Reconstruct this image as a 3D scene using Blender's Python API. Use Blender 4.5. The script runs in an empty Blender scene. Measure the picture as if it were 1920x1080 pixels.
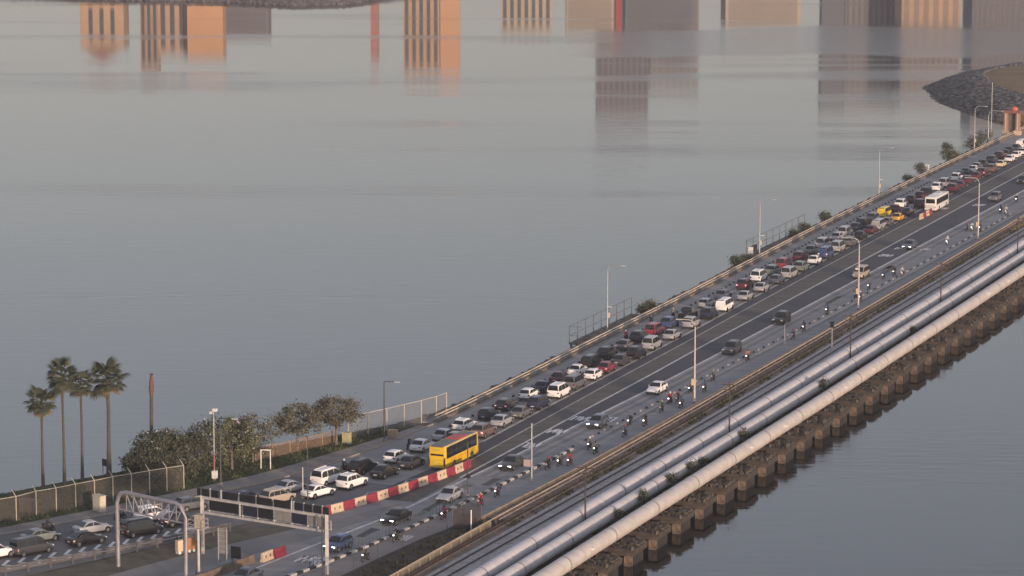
import bpy, bmesh, math, random
import numpy as np
from mathutils import Vector, Matrix

random.seed(7); rng = np.random.default_rng(11)
SC = bpy.context.scene
COL = SC.collection
R = math.radians

# ---------------------------------------------------------------- camera
cam_d = bpy.data.cameras.new('camera'); cam = bpy.data.objects.new('camera', cam_d); COL.objects.link(cam)
cam_d.sensor_width = 36.0; cam_d.lens = 6000.0 / 1920.0 * 36.0
cam.location = (0, 0, 90.0)
cam.rotation_euler = (R(90 - 9.18336), 0, 0)
cam_d.clip_start = 1.0; cam_d.clip_end = 20000
SC.camera = cam

# ---------------------------------------------------------------- sky, sun, exposure
SUN_AZ, SUN_EL = 152.0, 6.0          # degrees, azimuth clockwise from +Y
w = bpy.data.worlds.new('World'); SC.world = w; w.use_nodes = True
nt = w.node_tree; nt.nodes.clear()
sky = nt.nodes.new('ShaderNodeTexSky'); sky.sky_type = 'NISHITA'; sky.sun_disc = False
sky.sun_elevation = R(SUN_EL); sky.sun_rotation = R(SUN_AZ)
sky.air_density = 1.5; sky.dust_density = 0.9; sky.ozone_density = 4.0; sky.altitude = 50
hs = nt.nodes.new('ShaderNodeHueSaturation'); hs.inputs['Saturation'].default_value = 0.42
bg = nt.nodes.new('ShaderNodeBackground'); bg.inputs['Strength'].default_value = 0.15
wo = nt.nodes.new('ShaderNodeOutputWorld')
nt.links.new(sky.outputs[0], hs.inputs['Color']); wb = nt.nodes.new('ShaderNodeMix'); wb.data_type = 'RGBA'; wb.blend_type = 'MULTIPLY'; wb.inputs[0].default_value = 1.0; wb.inputs[7].default_value = (1.05, .945, 1.0, 1)
nt.links.new(hs.outputs[0], wb.inputs[6]); nt.links.new(wb.outputs[2], bg.inputs['Color']); nt.links.new(bg.outputs[0], wo.inputs[0])
sd = bpy.data.lights.new('sun', 'SUN'); sun = bpy.data.objects.new('sun', sd); COL.objects.link(sun)
sd.energy = 2.0; sd.angle = R(3.0); sd.color = (1.0, 0.72, 0.52)
_d = Vector((math.sin(R(SUN_AZ)) * math.cos(R(SUN_EL)), math.cos(R(SUN_AZ)) * math.cos(R(SUN_EL)), math.sin(R(SUN_EL))))
sun.rotation_euler = _d.to_track_quat('Z', 'Y').to_euler(); sun.location = (200, -200, 200)
SC.view_settings.view_transform = 'Standard'; SC.view_settings.look = 'None'
SC.view_settings.exposure = 1.25; SC.view_settings.gamma = 1.0; SC.view_settings.use_curve_mapping = False

# ---------------------------------------------------------------- the causeway's own axes: u along it, v across it (to the right), metres
AZ = R(21.38444); OX, OY = 28.43789, 493.81101
UX, UY = math.sin(AZ), math.cos(AZ); VX, VY = math.cos(AZ), -math.sin(AZ)
ROT = math.pi / 2 - AZ                # world angle of the +u axis
def W(u, v, z=0.0): return (OX + u * UX + v * VX, OY + u * UY + v * VY, z)
def curve(*kn):
    us = [k[0] for k in kn]; vs = [k[1] for k in kn]
    def f(u, d=0.0):
        a = np.interp(u, us, vs); b = np.interp(u - 9, us, vs); c = np.interp(u + 9, us, vs)
        return float(0.5 * a + 0.25 * b + 0.25 * c) + d
    return f
U0, U1 = -176, 330
# left road edge, lane edge beside the queue, double line, lane line, bike lane line, right parapet
LC = curve((-190, -60), (-165, -47.5), (-146, -38.8), (-138, -34.7), (-132, -32), (-118, -25.6), (-109, -21.2), (-93.5, -18), (-77.7, -16.7), (-65, -15.8), (-30, -15.8), (0, -16.4), (42, -16.8), (75, -17.5), (130, -18.8), (183, -19.2), (248, -19.7), (307, -19.5), (420, -19))
QE = curve((-190, -47), (-160, -30), (-150, -27), (-140, -22), (-130, -15), (-122, -8.5), (-110, -6.6), (-97, -5.4), (-75, -5.4), (-46, -5.8), (18, -6.1), (57, -6.8), (98, -7.1), (145, -7.4), (204, -7.7), (277, -8.3), (420, -9))
DU = curve((-120, -1.9), (-82, -2.6), (-32, -3.5), (14, -3.9), (43, -4.4), (75, -4.7), (154, -5.2), (240, -5.4), (420, -5.5))
DL = curve((-120, .3), (-83, .2), (-54, 0), (-19, 0), (4, -.3), (41, -.25), (126, -.4), (221, -1), (420, -1.3))
LL = curve((-190, -11), (-165, -6), (-150, -3.4), (-140, -2.4), (-131, -1.2), (-122, .4), (-110, .9), (-97, 1.2), (-78, 2.1), (-56, 2.8), (-31, 3.6), (-3, 4.1), (26, 4.3), (106, 4.9), (202, 5.6), (420, 6))
ML = curve((-190, -4), (-165, -0.5), (-150, 2.2), (-141, 3.5), (-135, 4.6), (-123, 5.3), (-115, 6.2), (-106, 6.6), (-89, 7.2), (-74, 7.8), (-59, 8.1), (-25, 8.6), (-7, 9.2), (18, 10), (53, 10.8), (85, 11.2), (118, 11.7), (160, 12), (420, 12))
RW = curve((-190, 9.5), (-140, 10.8), (-118, 11.6), (-105, 12.1), (-87, 12.9), (-45, 13.9), (12, 14.4), (44, 14.5), (85, 14.8), (172, 14.6), (420, 14.4))
RH = curve((-190, 13.6), (-150, 13.9), (-122, 14.3), (-90, 15.1), (-45, 15.6), (85, 16.0), (420, 15.8))
TR = curve((-190, 17.2), (-145, 18.0), (-71, 19.6), (-30, 20.0), (420, 20.1))       # track centre
P1 = curve((-190, 22.5), (-130, 22.7), (-77, 23.2), (-29, 23.7), (60, 24.0), (420, 23.9))
P2 = curve((-190, 25.4), (-130, 25.65), (-77, 26.1), (-29, 26.6), (60, 27.0), (420, 26.9))
P3 = curve((-190, 29.2), (-130, 29.5), (-77, 29.95), (-29, 30.4), (60, 30.6), (420, 30.4))
ZW = -2.7                              # water level

# ---------------------------------------------------------------- materials
MATS = {}
def mat(name, color, rough=0.7, metal=0.0, var=0.0, scale=2.0, color2=None, bump=0.0, bscale=None, coat=0.0, island=0.0, stretch=None, spec=0.5, alpha=None, detail=5.0):
    if name in MATS: return MATS[name]
    m = bpy.data.materials.new(name); m.use_nodes = True; MATS[name] = m
    t = m.node_tree; b = t.nodes['Principled BSDF']
    b.inputs['Base Color'].default_value = (*color, 1); b.inputs['Roughness'].default_value = rough
    b.inputs['Metallic'].default_value = metal; b.inputs['Coat Weight'].default_value = coat
    b.inputs['Specular IOR Level'].default_value = spec
    tc = None
    def coord(sc):
        nonlocal tc
        if tc is None: tc = t.nodes.new('ShaderNodeTexCoord')
        mp = t.nodes.new('ShaderNodeMapping'); mp.inputs['Scale'].default_value = stretch or (1, 1, 1)
        if stretch: mp.inputs['Rotation'].default_value = (0, 0, -ROT)
        t.links.new(tc.outputs['Object'], mp.inputs['Vector'])
        n = t.nodes.new('ShaderNodeTexNoise'); n.inputs['Scale'].default_value = sc; n.inputs['Detail'].default_value = detail; n.inputs['Roughness'].default_value = 0.62
        t.links.new(mp.outputs[0], n.inputs['Vector']); return n
    last = None
    if color2 is not None or var > 0:
        n = coord(scale)
        rp = t.nodes.new('ShaderNodeValToRGB')
        c2 = color2 or tuple(c * (1 - var) for c in color)
        c1 = color if color2 else tuple(min(1, c * (1 + var)) for c in color)
        rp.color_ramp.elements[0].position = 0.36; rp.color_ramp.elements[1].position = 0.64
        rp.color_ramp.elements[0].color = (*c2, 1); rp.color_ramp.elements[1].color = (*c1, 1)
        t.links.new(n.outputs['Fac'], rp.inputs['Fac']); last = rp.outputs['Color']
    if island > 0:
        g = t.nodes.new('ShaderNodeNewGeometry'); h = t.nodes.new('ShaderNodeHueSaturation')
        mr = t.nodes.new('ShaderNodeMapRange'); mr.inputs['To Min'].default_value = 1 - island; mr.inputs['To Max'].default_value = 1 + island
        t.links.new(g.outputs['Random Per Island'], mr.inputs['Value']); t.links.new(mr.outputs[0], h.inputs['Value'])
        if last: t.links.new(last, h.inputs['Color'])
        else: h.inputs['Color'].default_value = (*color, 1)
        last = h.outputs['Color']
    if last: t.links.new(last, b.inputs['Base Color'])
    if bump > 0:
        n = coord(bscale or scale * 4); bp = t.nodes.new('ShaderNodeBump'); bp.inputs['Strength'].default_value = 1.0; bp.inputs['Distance'].default_value = bump
        t.links.new(n.outputs['Fac'], bp.inputs['Height']); t.links.new(bp.outputs[0], b.inputs['Normal'])
    if alpha is not None:
        b.inputs['Alpha'].default_value = alpha
    return m
def emit(name, color, strength):
    m = mat(name, (0.8, 0.8, 0.8), 0.3)
    b = m.node_tree.nodes['Principled BSDF']; b.inputs['Emission Color'].default_value = (*color, 1); b.inputs['Emission Strength'].default_value = strength
    return m
PAINT = dict(white=(.85, .84, .81), cream=(.72, .62, .42), silver=(.42, .43, .44), black=(.012, .012, .014), darkgrey=(.045, .047, .052), grey=(.16, .16, .165),
             navy=(.022, .030, .060), blue=(.045, .075, .17), greyblue=(.10, .125, .17), greygreen=(.21, .235, .22), red=(.24, .030, .055), darkred=(.10, .020, .034),
             beige=(.40, .34, .27), brown=(.15, .105, .10), yellow=(.72, .52, .06), orange=(.66, .36, .05), green=(.05, .09, .07))
CW = dict(darkgrey='dark grey', greyblue='blue-grey', greygreen='grey-green', darkred='dark red')
def paint(c): return mat('paint_' + c, PAINT[c], 0.32, 0.25 if c in ('silver', 'grey', 'greyblue', 'greygreen') else 0.0, coat=0.35, var=0.06, scale=1.5)
GLASS = mat('tinted_glass', (.012, .014, .017), 0.08, spec=0.7)
TYRE = mat('tyre_rubber', (.018, .018, .018), 0.9, var=.2, scale=8)
RIM = mat('alloy_rim', (.45, .45, .46), 0.35, 0.8, var=.15, scale=9)
DARK = mat('dark_trim', (.02, .02, .022), 0.6, var=.2, scale=6)
LAMP = mat('headlamp_glass', (.65, .67, .70), 0.15, coat=.4)
LAMPON = emit('lit_headlamp', (1, .95, .85), 2.4)
TAIL = mat('tail_lamp', (.15, .014, .018), 0.25, coat=.4)
TAILON = emit('lit_tail_lamp', (1.0, .15, .17), 0.30)
PLATE = mat('number_plate', (.5, .5, .48), 0.5)
STEEL = mat('galvanised_steel', (.40, .41, .42), 0.5, 0.4, var=.12, scale=3)
DSTEEL = mat('dark_steel', (.07, .075, .085), 0.55, 0.3, var=.2, scale=3)
CREAMP = mat('cream_painted_metal', (.62, .50, .34), 0.6, var=.18, scale=2.5)
WHITEP = mat('white_painted_metal', (.70, .69, .66), 0.5, var=.1, scale=2)
CONC = mat('concrete', (.33, .31, .285), 0.9, color2=(.20, .185, .17), scale=.35, bump=.02, bscale=3)
CONCD = mat('stained_concrete', (.20, .165, .13), 0.95, color2=(.060, .050, .042), scale=.8, bump=.05, bscale=3)
GRASS = mat('park_grass', (.060, .075, .028), 0.95, color2=(.034, .046, .018), scale=.5, bump=.08, bscale=5)

# ---------------------------------------------------------------- mesh helpers
class MB:
    def __init__(s): s.v = []; s.f = []; s.m = []
    def add(s, vs, fs, mi=0):
        o = len(s.v); s.v.extend([tuple(p) for p in vs]); s.f.extend([tuple(i + o for i in f) for f in fs]); s.m.extend([mi] * len(fs)); return s
    def box(s, c, size, mi=0, rz=0.0, taper=1.0):
        x, y, z = (d / 2 for d in size); cs, sn = math.cos(rz), math.sin(rz); vs = []
        for dz in (-1, 1):
            k = taper if dz > 0 else 1
            for dx, dy in ((-1, -1), (1, -1), (1, 1), (-1, 1)):
                px, py = dx * x * k, dy * y * k
                vs.append((c[0] + px * cs - py * sn, c[1] + px * sn + py * cs, c[2] + dz * z))
        return s.add(vs, [(0, 3, 2, 1), (4, 5, 6, 7), (0, 1, 5, 4), (1, 2, 6, 5), (2, 3, 7, 6), (3, 0, 4, 7)], mi)
    def bar(s, a, b, w, h=None, mi=0):       # square bar between two points
        return s.tube([a, b], [w / 2, w / 2], 4, mi, sq=(h or w) / w)
    def tube(s, pts, rad, n=8, mi=0, cap=True, sq=None):
        P = [Vector(p) for p in pts]; rings = []
        if not hasattr(rad, '__len__'): rad = [rad] * len(P)
        for i, p in enumerate(P):
            t = (P[min(i + 1, len(P) - 1)] - P[max(i - 1, 0)]).normalized()
            up = Vector((0, 0, 1)) if abs(t.z) < 0.95 else Vector((0, 1, 0))
            a = t.cross(up).normalized(); b = a.cross(t).normalized(); r = []
            for k in range(n):
                th = 2 * math.pi * (k + (0.5 if n == 4 else 0)) / n
                q = 1.4142 if n == 4 else 1
                r.append(p + a * math.cos(th) * rad[i] * q + b * math.sin(th) * rad[i] * q * (sq or 1))
            rings.append(r)
        vs = [v for r in rings for v in r]; fs = []
        for i in range(len(P) - 1):
            for k in range(n):
                fs.append((i * n + k, i * n + (k + 1) % n, (i + 1) * n + (k + 1) % n, (i + 1) * n + k))
        if cap:
            fs.append(tuple(range(n))[::-1]); fs.append(tuple(range((len(P) - 1) * n, len(P) * n)))
        return s.add(vs, fs, mi)
    def cyl(s, c, r, h, axis='z', n=14, mi=0):
        c = Vector(c); d = {'x': Vector((h / 2, 0, 0)), 'y': Vector((0, h / 2, 0)), 'z': Vector((0, 0, h / 2))}[axis]
        return s.tube([c - d, c + d], [r, r], n, mi)
    def mesh(s, name, mats, smooth=None):
        me = bpy.data.meshes.new(name); me.from_pydata(s.v, [], s.f)
        for m in (mats if isinstance(mats, (list, tuple)) else [mats]): me.materials.append(m)
        if any(s.m): me.polygons.foreach_set('material_index', s.m)
        if smooth is not None:
            me.polygons.foreach_set('use_smooth', [True] * len(me.polygons)); me.set_sharp_from_angle(angle=R(smooth))
        me.update(); return me
    def build(s, name, mats, parent=None, smooth=None, **k):
        return obj(name, s.mesh(name, mats, smooth), parent, **k)
def obj(name, data, parent=None, label=None, cat=None, group=None, kind=None, loc=None, rz=None):
    o = bpy.data.objects.new(name, data); COL.objects.link(o)
    if parent is not None: o.parent = parent
    if loc is not None: o.location = loc
    if rz is not None: o.rotation_euler = (0, 0, rz)
    if label: o['label'] = label
    if cat: o['category'] = cat
    if group: o['group'] = group
    if kind: o['kind'] = kind
    return o
def thing(name, label, cat, loc=(0, 0, 0), rz=0.0, group=None): return obj(name, None, None, label, cat, group, None, loc, rz)
def setmat(o, i, m):
    o.material_slots[i].link = 'OBJECT'; o.material_slots[i].material = m
def frange(a, b, st):
    n = max(1, int(round((b - a) / st))); return [a + (b - a) * i / n for i in range(n + 1)]
def sheet(name, fa, fb, u0, u1, z, m, thick=0.0, step=4.0, kind='structure', parent=None):
    """ground strip between two curves; with thick>0 a slab"""
    us = frange(u0, u1, step); b = MB(); vs = []; fs = []
    for u in us: vs += [W(u, fa(u), z), W(u, fb(u), z)]
    for i in range(len(us) - 1): fs.append((2 * i, 2 * i + 1, 2 * i + 3, 2 * i + 2))
    b.add(vs, fs)
    if thick:
        n = len(vs); b.v += [(x, y, zz - thick) for x, y, zz in vs]
        for i in range(len(us) - 1):
            b.f += [(2 * i, 2 * i + 2, 2 * i + 2 + n, 2 * i + n), (2 * i + 1, 2 * i + 1 + n, 2 * i + 3 + n, 2 * i + 3)]; b.m += [0, 0]
        e = len(us) - 1
        b.f += [(0, n, n + 1, 1), (2 * e, 2 * e + 1, 2 * e + 1 + n, 2 * e + n)]; b.m += [0, 0]
    return b.build(name, m, parent, kind=kind)
def sweep(name, f, u0, u1, prof, m, parent=None, step=4.0, kind=None, smooth=None, closed=True, z=0.0):
    """profile [(dv,z)..] swept along a curve"""
    us = frange(u0, u1, step); vs = []; fs = []; n = len(prof)
    for u in us:
        for dv, pz in prof: vs.append(W(u, f(u) + dv, pz + z))
    for i in range(len(us) - 1):
        for k in range(n if closed else n - 1):
            fs.append((i * n + k, (i + 1) * n + k, (i + 1) * n + (k + 1) % n, i * n + (k + 1) % n))
    if closed: fs += [tuple(range(n)), tuple(range((len(us) - 1) * n, len(us) * n))[::-1]]
    return MB().add(vs, fs).build(name, m, parent, smooth=smooth, kind=kind)
def rect(a, b, z0, z1): return [(a, z0), (b, z0), (b, z1), (a, z1)]
def disc(f, r, zc, n=18): return [(r * math.cos(2 * math.pi * k / n), zc + r * math.sin(2 * math.pi * k / n)) for k in range(n)]
def tang(f, u): return math.atan2(f(u + 3) - f(u - 3), 6.0)          # angle of a curve to the u axis
ORD = ['', 'first', 'second', 'third', 'fourth', 'fifth', 'sixth', 'seventh', 'eighth', 'ninth', 'tenth', 'eleventh', 'twelfth', 'thirteenth', 'fourteenth', 'fifteenth', 'sixteenth', 'seventeenth', 'eighteenth', 'nineteenth', 'twentieth'] + ['%dth' % i for i in range(21, 60)]

# ================================================================ THE SETTING
# ---- water
m = bpy.data.materials.new('strait_water'); m.use_nodes = True; t = m.node_tree; b = t.nodes['Principled BSDF']
b.inputs['Base Color'].default_value = (.010, .012, .014, 1); b.inputs['IOR'].default_value = 1.33; b.inputs['Specular IOR Level'].default_value = 0.5
tc = t.nodes.new('ShaderNodeTexCoord')
def wnoise(scale, st, det=4.0, rot=0.0):
    mp = t.nodes.new('ShaderNodeMapping'); mp.inputs['Scale'].default_value = st; mp.inputs['Rotation'].default_value = (0, 0, rot)
    n = t.nodes.new('ShaderNodeTexNoise'); n.inputs['Scale'].default_value = scale; n.inputs['Detail'].default_value = det
    t.links.new(tc.outputs['Object'], mp.inputs['Vector']); t.links.new(mp.outputs[0], n.inputs['Vector']); return n.outputs['Fac']
def wmath(op, a, c, clamp=False):
    n = t.nodes.new('ShaderNodeMath'); n.operation = op; n.use_clamp = clamp
    for i, q in enumerate((a, c)):
        if hasattr(q, 'node'): t.links.new(q, n.inputs[i])
        else: n.inputs[i].default_value = q
    return n.outputs[0]
def wrange(v, a, c, lo, hi):
    n = t.nodes.new('ShaderNodeMapRange'); n.interpolation_type = 'SMOOTHSTEP'
    n.inputs['From Min'].default_value = a; n.inputs['From Max'].default_value = c; n.inputs['To Min'].default_value = lo; n.inputs['To Max'].default_value = hi
    t.links.new(v, n.inputs['Value']); return n.outputs[0]
sx = t.nodes.new('ShaderNodeSeparateXYZ'); t.links.new(tc.outputs['Object'], sx.inputs[0])
X, Y = sx.outputs['X'], sx.outputs['Y']
wob = wmath('MULTIPLY', wmath('SUBTRACT', wnoise(.012, (1, 1, 1), 5), .5), 90)
Yw = wmath('ADD', Y, wob)
# a band of wind ripples crossing the strait towards the right, and a ruffled near reach
band = wmath('MULTIPLY', wmath('MULTIPLY', wrange(Yw, 1035, 1065, 0, 1), wrange(Yw, 1150, 1185, 1, 0)), wrange(wmath('ADD', X, wob), 5, 60, 0, 1))
reach = wmath('MULTIPLY', wmath('MULTIPLY', wrange(Yw, 840, 880, 1, 0), wrange(X, 20, 60, 1, 0)), .35)
streak = wrange(wnoise(.022, (.16, 1.0, 1), 6), .47, .66, 0, .8)
ruff = wmath('MAXIMUM', wmath('MAXIMUM', band, reach), streak, True)
t.links.new(wmath('ADD', wrange(Y, 700, 1000, .022, .05), wrange(ruff, 0, 1, .0, .11)), b.inputs['Roughness'])
bp = t.nodes.new('ShaderNodeBump'); bp.inputs['Distance'].default_value = .10
t.links.new(wrange(ruff, 0, 1, .12, .8), bp.inputs['Strength']); t.links.new(wnoise(.6, (.22, 1, 1), 4), bp.inputs['Height']); t.links.new(bp.outputs[0], b.inputs['Normal'])
MB().add([(-4000, -400, ZW), (4000, -400, ZW), (4000, 6000, ZW), (-4000, 6000, ZW)], [(0, 1, 2, 3)]).build('water', m, kind='structure')
MB().add([(-4000, -400, ZW - 4), (4000, -400, ZW - 4), (4000, 6000, ZW - 4), (-4000, 6000, ZW - 4)], [(0, 1, 2, 3)]).build('seabed', mat('seabed_silt', (.06, .055, .045), .95, var=.2, scale=.05), kind='structure')

# ---- causeway body: earth and stone, one slab down to below the water
SHORE = curve((-190, -80), (-150, -60.5), (-127, -49.8), (-120, -47.5), (-112, -43.3), (-100, -37), (-85, -28.5), (-70, -21.5), (-60, -18.8), (-30, -18.6), (0, -19.2), (42, -19.6), (75, -20.4), (130, -21.6), (183, -22), (248, -22.5), (307, -22.4), (420, -22))
EARTH = mat('bare_earth', (.15, .125, .10), .95, color2=(.075, .062, .052), scale=.25, bump=.05, bscale=2)
sheet('ground', SHORE, curve((-190, 21.5), (-60, 22.2), (60, 22.9), (420, 23.0)), U0, U1, -.06, EARTH, thick=3.4)
ROCK = mat('sea_stone', (.17, .16, .15), .95, color2=(.07, .066, .062), scale=.9, bump=.3, bscale=1.2)
def rubble(name, f, side, u0, u1, n, parent=None, wid=2.2, z0=-.1, size=.42):
    b = MB()
    for i in range(n):
        u = random.uniform(u0, u1); k = random.random(); s = size * random.uniform(.6, 1.6)
        c = Vector(W(u, f(u) + side * (k * wid), z0 - .05 - k * (abs(ZW) - .0 + z0)))
        vs = []
        for dz, r in ((-.5, .8), (.1, 1.0), (.5, .55)):
            a0 = random.random() * 6
            for q in range(5): a = a0 + q * 1.2566; rr = r * s * random.uniform(.75, 1.15); vs.append((c.x + rr * math.cos(a), c.y + rr * math.sin(a), c.z + dz * s))
        fs = [(0, 4, 3, 2, 1), (10, 11, 12, 13, 14)]
        for l in (0, 5):
            for q in range(5): fs.append((l + q, l + (q + 1) % 5, l + 5 + (q + 1) % 5, l + 5 + q))
        b.add(vs, fs)
    return b.build(name, ROCK, parent, kind='stuff')
o = rubble('sea_wall_stones', SHORE, -1, U0, 320, 2600); o['label'] = 'rough grey stones along the foot of the sea wall'; o['category'] = 'stones'

fnr = curve((-190, -40.5), (-161.5, -25.7), (-152.4, -22.0), (-147.2, -20.0), (-139.9, -17.8), (-135.6, -16.0), (-130, -14.0), (-126, -12))
# ---- road surfaces
def asphalt(name, c, c2, sc=.22): return mat(name, c, .88, color2=c2, scale=sc * 1.6, bump=.006, bscale=14, stretch=(.10, 1.0, 1.0), detail=9.0)
A_OLD = asphalt('worn_asphalt', (.315, .310, .302), (.232, .229, .225))
A_NEW = asphalt('dark_asphalt', (.068, .073, .086), (.052, .056, .067))
A_MID = asphalt('grey_asphalt', (.305, .302, .298), (.226, .225, .224))
A_BIKE = asphalt('lane_asphalt', (.290, .288, .286), (.218, .217, .217))
c0 = lambda f, d: (lambda u: f(u) + d)
A_NEAR = asphalt('dark_worn_asphalt', (.175, .173, .172), (.125, .124, .124))
sheet('road', LC, QE, U0, -104, 0.0, A_NEAR)
sheet('road', LC, QE, -104, U1, 0.0, A_OLD)
sheet('road', QE, lambda u: fnr(u), U0, -126, .0005, A_NEAR, step=3)
sheet('road', QE, DU, -112, U1, .002, A_NEW)
sheet('road', DU, DL, -112, U1, 0.003, mat('median_paving', (.135, .125, .105), .9, color2=(.085, .082, .074), scale=.5, stretch=(.1, 1, 1)))
sheet('road', DL, LL, -97, U1, .002, A_NEW)
sheet('road', LL, ML, U0, U1, 0.0, A_MID)
sheet('road', ML, curve((-190, 3), (-150, 7.0), (-140, 7.6), (-120, 9.4), (-116, 11.5), (-105, 12.0), (-87, 12.8), (-45, 13.8), (12, 14.3), (420, 14.3)), U0, U1, 0.0, A_BIKE)
# southbound carriageway in front of the barriers, the pale concrete wedge and the dirt strip beside it
BARR = curve((-190, -40), (-160, -25), (-150, -20.5), (-139, -16.3), (-128, -9.2), (-122, -6.6), (-110, -4.1), (-96.6, -1.4), (-89, -.9), (-80, -.6))
sheet('road', BARR, LL, U0, -96.9, .001, A_MID)
CF = curve((-180, -24), (-159, -17.6), (-150, -15.2), (-140, -11.5), (-133, -8.5), (-123, -4.6), (-113, -.3))
CN = curve((-180, -19), (-155, -10.9), (-146, -7.9), (-140, -5.1), (-131.6, -2.3), (-120, -1.5), (-113, -.2))
sheet('pavement', CF, CN, U0, -113.5, .007, mat('pale_concrete_paving', (.25, .24, .225), .9, color2=(.185, .178, .168), scale=.2, stretch=(.2, 1, 1), bump=.01, bscale=8), step=3)
sheet('verge', lambda u: max(BARR(u), fnr(u) + .1), CF, U0, -128, .011, mat('weedy_dirt', (.13, .115, .075), .95, color2=(.075, .068, .045), scale=.5, bump=.06, bscale=4), step=3)
sheet('verge', curve((-190, 3.5), (-150, 7.0), (-140, 7.6), (-120, 9.4), (-116, 11.5), (-100, 12)), RH, U0, -116.5, .012, mat('dark_gravel', (.085, .064, .050), .95, color2=(.036, .030, .027), scale=.5, bump=.04, bscale=5), step=3)
sheet('verge', c0(RW, .35), c0(RH, 3), U0, U1, .001, mat('rusty_gravel', (.27, .195, .15), .95, color2=(.14, .105, .085), scale=.35, stretch=(.12, 1, 1), bump=.05, bscale=4))
BALL = mat('track_ballast', (.52, .49, .465), .95, color2=(.31, .29, .275), scale=1.6, bump=.05, bscale=6)
sweep('track_bed', TR, U0, U1, [(-2.2, -.05), (-1.6, .20), (1.9, .20), (2.7, -.04)], BALL, kind='structure', closed=False)

# ---- repair patches and oil-dark wheel tracks
PAT = [mat('repair_patch_%d' % i, c, .9, color2=tuple(q * .75 for q in c), scale=.6) for i, c in enumerate(((.085, .085, .088), (.13, .126, .12), (.20, .19, .175)))]
for i in range(26):
    f, dmin, dmax = ((QE, -6.5, -1.0), (LL, .8, 3.6), (DL, .6, 3.4), (DU, -2.4, -.4))[i % 4]; u = random.uniform(-95, 240) if i % 5 else random.uniform(-140, -100)
    if u < -96 and f is not LL: f, dmin, dmax = LL, .6, 3.0
    v = f(u) + random.uniform(dmin, dmax); a, e = random.uniform(2.5, 9), random.uniform(.5, 1.3)
    MB().add([W(u, v, .0065), W(u + a, v + .0, .0065), W(u + a * .97, v + e, .0065), W(u + .2, v + e * .95, .0065)], [(0, 1, 2, 3)]).build('road_patch', PAT[i % 3 if f is not DL and f is not DU else 0], kind='structure')
TRK = mat('wheel_track', (.10, .098, .095), .9, color2=(.20, .19, .178), scale=.35, stretch=(.05, 1, 1), alpha=.22)
for f, d in ((QE, -2.0), (QE, -.55), (QE, -6.0), (QE, -4.4), (LL, 1.1), (LL, 2.6), (ML, 1.0)):
    us = frange(-95, U1, 5); vs = []
    for q in us: vs += [W(q, f(q) + d - .38, .009), W(q, f(q) + d + .38, .009)]
    MB().add(vs, [(2 * i, 2 * i + 1, 2 * i + 3, 2 * i + 2) for i in range(len(us) - 1)]).build('road_track', TRK, kind='structure')

# ---- painted lines
LINE = mat('road_paint', (.74, .72, .68), .8, color2=(.50, .48, .45), scale=.8)
LINEY = mat('worn_cream_paint', (.60, .56, .48), .85, color2=(.36, .33, .28), scale=.7, stretch=(.2, 1, 1))
def line(f, u0, u1, wd, m=LINE, z=.012, dash=None, d=0.0):
    b = MB(); u = u0
    segs = [(u0, u1)] if not dash else []
    if dash:
        while u < u1: segs.append((u, min(u1, u + dash[0]))); u += dash[0] + dash[1]
    for a, e in segs:
        us = frange(a, e, 4.0); vs = []
        for q in us: vs += [W(q, f(q, d) - wd / 2, z), W(q, f(q, d) + wd / 2, z)]
        b.add(vs, [(2 * i, 2 * i + 1, 2 * i + 3, 2 * i + 2) for i in range(len(us) - 1)])
    return b.build('road_marking', m, kind='structure')
line(QE, -75, U1, .42, LINEY); line(DU, -95, U1, .24, LINEY); line(DL, -97, U1, .34)
line(LL, U0, U1, .40); line(ML, -64, U1, .22, LINEY, d=.35)
line(LC, -66, U1, .14, LINEY, d=1.1); line(LC, -60, U1, .12, LINEY, dash=(2, 4), d=7.0)
# zigzag edge marks beside the queue before the barriers
b = MB()
for i in range(9):
    u = -122 + i * 4.2; v = BARR(u) - 2.6; s = .75 if i % 2 else -.75
    b.add([W(u, v - s - .1, .014), W(u, v - s + .1, .014), W(u + 4.0, v + s + 1.2, .014), W(u + 4.0, v + s + 1.0, .014)], [(0, 1, 2, 3)])
b.build('road_marking', LINE, kind='structure')
# chevrons between the queue and the guard rail
fn = curve((-178, -39.5), (-157, -28.1), (-151.8, -25.0), (-146.4, -22.0), (-139.3, -18.95), (-130, -14.8))
fv = curve((-180, -43.5), (-158, -30.6), (-152.7, -27.35), (-147.4, -24.3), (-140, -20.6), (-132, -16.6))
line(fn, -174, -131, .22)
for i in range(23):
    u = -173 + i * 1.77; b = MB(); q = (u, fv(u)); p = (u + 2.4, q[1] - .6); r_ = (u + .95, fn(u + .95) - .08)
    for a, e, hw in ((p, q, .22), (q, r_, .16)):
        dx, dy = e[0] - a[0], e[1] - a[1]; L_ = math.hypot(dx, dy); nx, ny = -dy / L_ * hw, dx / L_ * hw
        b.add([W(a[0] - nx, a[1] - ny, .014), W(a[0] + nx, a[1] + ny, .014), W(e[0] + nx, e[1] + ny, .014), W(e[0] - nx, e[1] - ny, .014)], [(0, 1, 2, 3)])
    b.build('road_marking', mat('bright_road_paint', (.78, .77, .74), .8, var=.06), kind='structure')
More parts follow.
